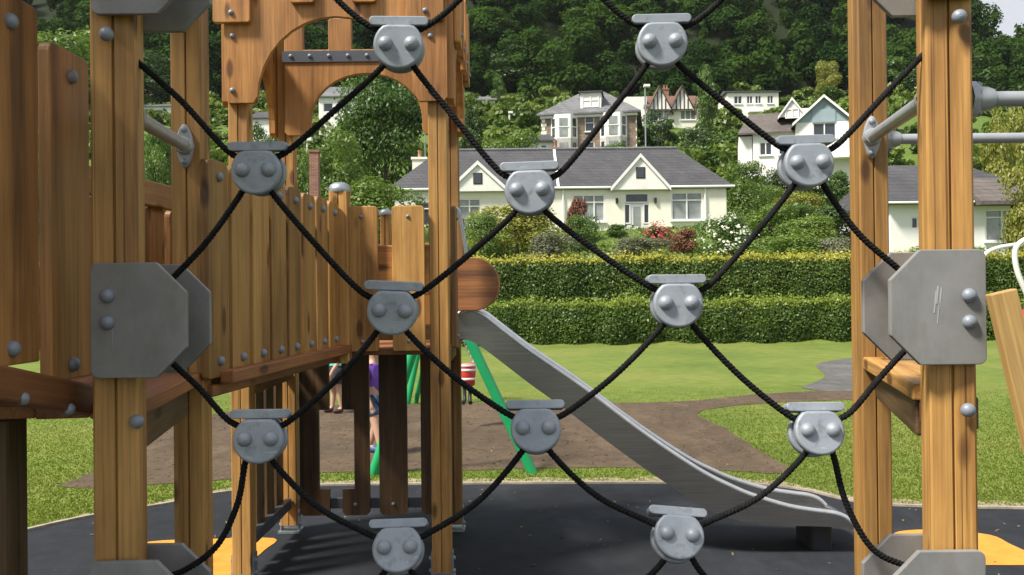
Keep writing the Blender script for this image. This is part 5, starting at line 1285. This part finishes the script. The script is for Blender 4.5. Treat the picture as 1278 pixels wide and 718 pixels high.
def child(label, loc, rz, h, top, bottom, hair, shoes, stride=0.0, hem=None, skirt=False):
    r = thing('person', label, 'person', loc, rz); s = h / 1.1
    V = lambda x, y, z: Vector((x, y, z)) * s
    sp_ = stride
    hipL, hipR = V(-0.065, 0, 0.50), V(0.065, 0, 0.50)
    kL, kR = V(-0.07, -sp_ * 0.55, 0.28), V(0.07, sp_ * 0.3, 0.27)
    aL, aR = V(-0.07, -sp_, 0.055), V(0.07, sp_ * 0.9, 0.055)
    vs_ = [V(0, 0, 0.54), V(0, 0.0, 0.66), V(0, 0.0, 0.78), V(0, 0, 0.865), V(0, -0.005, 0.93), V(0, -0.01, 1.0), V(0, 0, 1.065),
           hipL, kL, aL, aL + V(0, -0.08, -0.03), hipR, kR, aR, aR + V(0, -0.08, -0.03),
           V(-0.115, 0, 0.80), V(-0.16, -0.01, 0.66), V(-0.17, -0.07, 0.52), V(-0.17, -0.10, 0.46), V(0.115, 0, 0.80), V(0.16, 0.01, 0.66), V(0.16, -0.08, 0.53), V(0.16, -0.11, 0.47)]
    es = [(0, 1), (1, 2), (2, 3), (3, 4), (4, 5), (5, 6), (0, 7), (7, 8), (8, 9), (9, 10), (0, 11), (11, 12), (12, 13), (13, 14), (2, 15), (15, 16), (16, 17), (17, 18), (2, 19), (19, 20), (20, 21), (21, 22)]
    rs = [0.085, 0.085, 0.085, 0.038, 0.070, 0.082, 0.050, 0.062, 0.042, 0.028, 0.026, 0.062, 0.042, 0.028, 0.026, 0.042, 0.030, 0.022, 0.018, 0.042, 0.030, 0.022, 0.018]
    for side, wv in ((-1, V(-0.17, -0.10, 0.46)), (1, V(0.16, -0.11, 0.47))):
        for f in range(5):
            b = len(vs_); o_ = V(side * 0.0, -0.014 + 0.008 * f, -0.01) if f < 4 else V(-side * 0.012, -0.02, 0.0)
            vs_ += [wv + o_ + V(0, 0, -0.02), wv + o_ + V(-side * 0.006, -0.01, -0.045 - 0.004 * (2 - abs(f - 2)))]; es += [(18 if side < 0 else 22, b), (b, b + 1)]; rs += [0.0065, 0.0055]
    body_ = skin('body', vs_, es, [q * s for q in rs], SK, r)
    tv = [V(0, 0, 0.56 if not hem else 0.60), V(0, 0, 0.66), V(0, 0, 0.78), V(0, 0, 0.83), V(-0.115, 0, 0.80), V(-0.15, -0.005, 0.70), V(0.115, 0, 0.80), V(0.15, 0.005, 0.70)]
    skin('shirt', tv, [(0, 1), (1, 2), (2, 3), (2, 4), (4, 5), (2, 6), (6, 7)], [q * s for q in (0.105, 0.098, 0.098, 0.06, 0.055, 0.046, 0.055, 0.046)], top, r)
    if hem: 
        m = MB(); m.lathe([(0.115 * s, 0.585 * s), (0.108 * s, 0.625 * s), (0.09 * s, 0.63 * s)], 18); LBm = m.mesh('shirt_hem', hem); obj('shirt_hem', LBm, r, WM[r.name])
    if skirt:
        m = MB(); m.lathe([(0.155 * s, 0.365 * s), (0.135 * s, 0.48 * s), (0.105 * s, 0.59 * s), (0.085 * s, 0.60 * s)], 20); obj('skirt', m.mesh('skirt', bottom), r, WM[r.name])
    else:
        sv = [V(0, 0, 0.56), hipL, hipL.lerp(kL, 0.7), hipR, hipR.lerp(kR, 0.7)]
        skin('shorts', sv, [(0, 1), (1, 2), (0, 3), (3, 4)], [q * s for q in (0.10, 0.078, 0.070, 0.078, 0.070)], bottom, r)
    hv = [V(0, 0.02, 0.97), V(0, 0.03, 1.03), V(0, 0.0, 1.075)]
    skin('hair', hv, [(0, 1), (1, 2)], [q * s for q in (0.078, 0.084, 0.055)], hair, r)
    for sx in (-1, 1):
        m = MB(); m.lathe([(0.011 * s, -0.004), (0.008 * s, 0.004)], 8, Matrix.Translation(V(sx * 0.032, -0.088, 0.985)) @ Matrix.Rotation(R(90), 4, 'X')); obj('eye', m.mesh('eye', M_['black']), r, WM[r.name])
    m = MB(); m.lathe([(0.012 * s, 0), (0.009 * s, 0.014 * s), (0.003 * s, 0.02 * s)], 8, Matrix.Translation(V(0, -0.082, 0.96)) @ Matrix.Rotation(R(90), 4, 'X')); obj('nose', m.mesh('nose', SK), r, WM[r.name])
    for a in (aL, aR):
        skin('shoe', [a + V(0, 0.02, -0.018), a + V(0, -0.05, -0.025), a + V(0, -0.11, -0.03)], [(0, 1), (1, 2)], [q * s for q in (0.034, 0.034, 0.026)], shoes, r)
    return r
pu = G(468, 568)
child('child in purple shirt and denim shorts behind the tower boards', (pu.x, pu.y, 0.01), R(60), 1.1, plain('purple_cloth', (0.17, 0.065, 0.42), 0.8), plain('denim', (0.075, 0.13, 0.26), 0.85, 0, 0.3, 30), plain('brown_hair', (0.05, 0.03, 0.02), 0.6), plain('blue_shoe', (0.05, 0.08, 0.22), 0.6), 0.13)
pu = G(421, 516)
child('child in white top and dark skirt farther behind the tower', (pu.x, pu.y, 0.01), R(-70), 1.12, plain('white_cloth', (0.70, 0.62, 0.62), 0.8), plain('dark_cloth', (0.022, 0.024, 0.035), 0.85), plain('fair_hair', (0.22, 0.13, 0.06), 0.6), plain('dark_sandal', (0.05, 0.025, 0.02), 0.6), 0.05, plain('teal_cloth', (0.05, 0.35, 0.30), 0.8), True)

# ---------------------------------------------------------------- air: thin summer haze that pales the far wood
m = MB(); m.box((0, 140, 80), (870, 1150, 164)); hz_ = m.mesh('haze', M_['white']); hz_.materials.clear()
hm = bpy.data.materials.new('summer_haze'); hm.use_nodes = True; hn = hm.node_tree; hn.nodes.remove(hn.nodes['Principled BSDF'])
pv = hn.nodes.new('ShaderNodeVolumePrincipled'); pv.inputs['Color'].default_value = (0.92, 0.95, 1.0, 1); pv.inputs['Density'].default_value = 0.00009; pv.inputs['Anisotropy'].default_value = 0.2
hn.links.new(pv.outputs['Volume'], hn.nodes['Material Output'].inputs['Volume']); hz_.materials.append(hm)
tag(obj('haze', hz_), 'thin pale haze in the air over the valley', None, None, 'stuff')
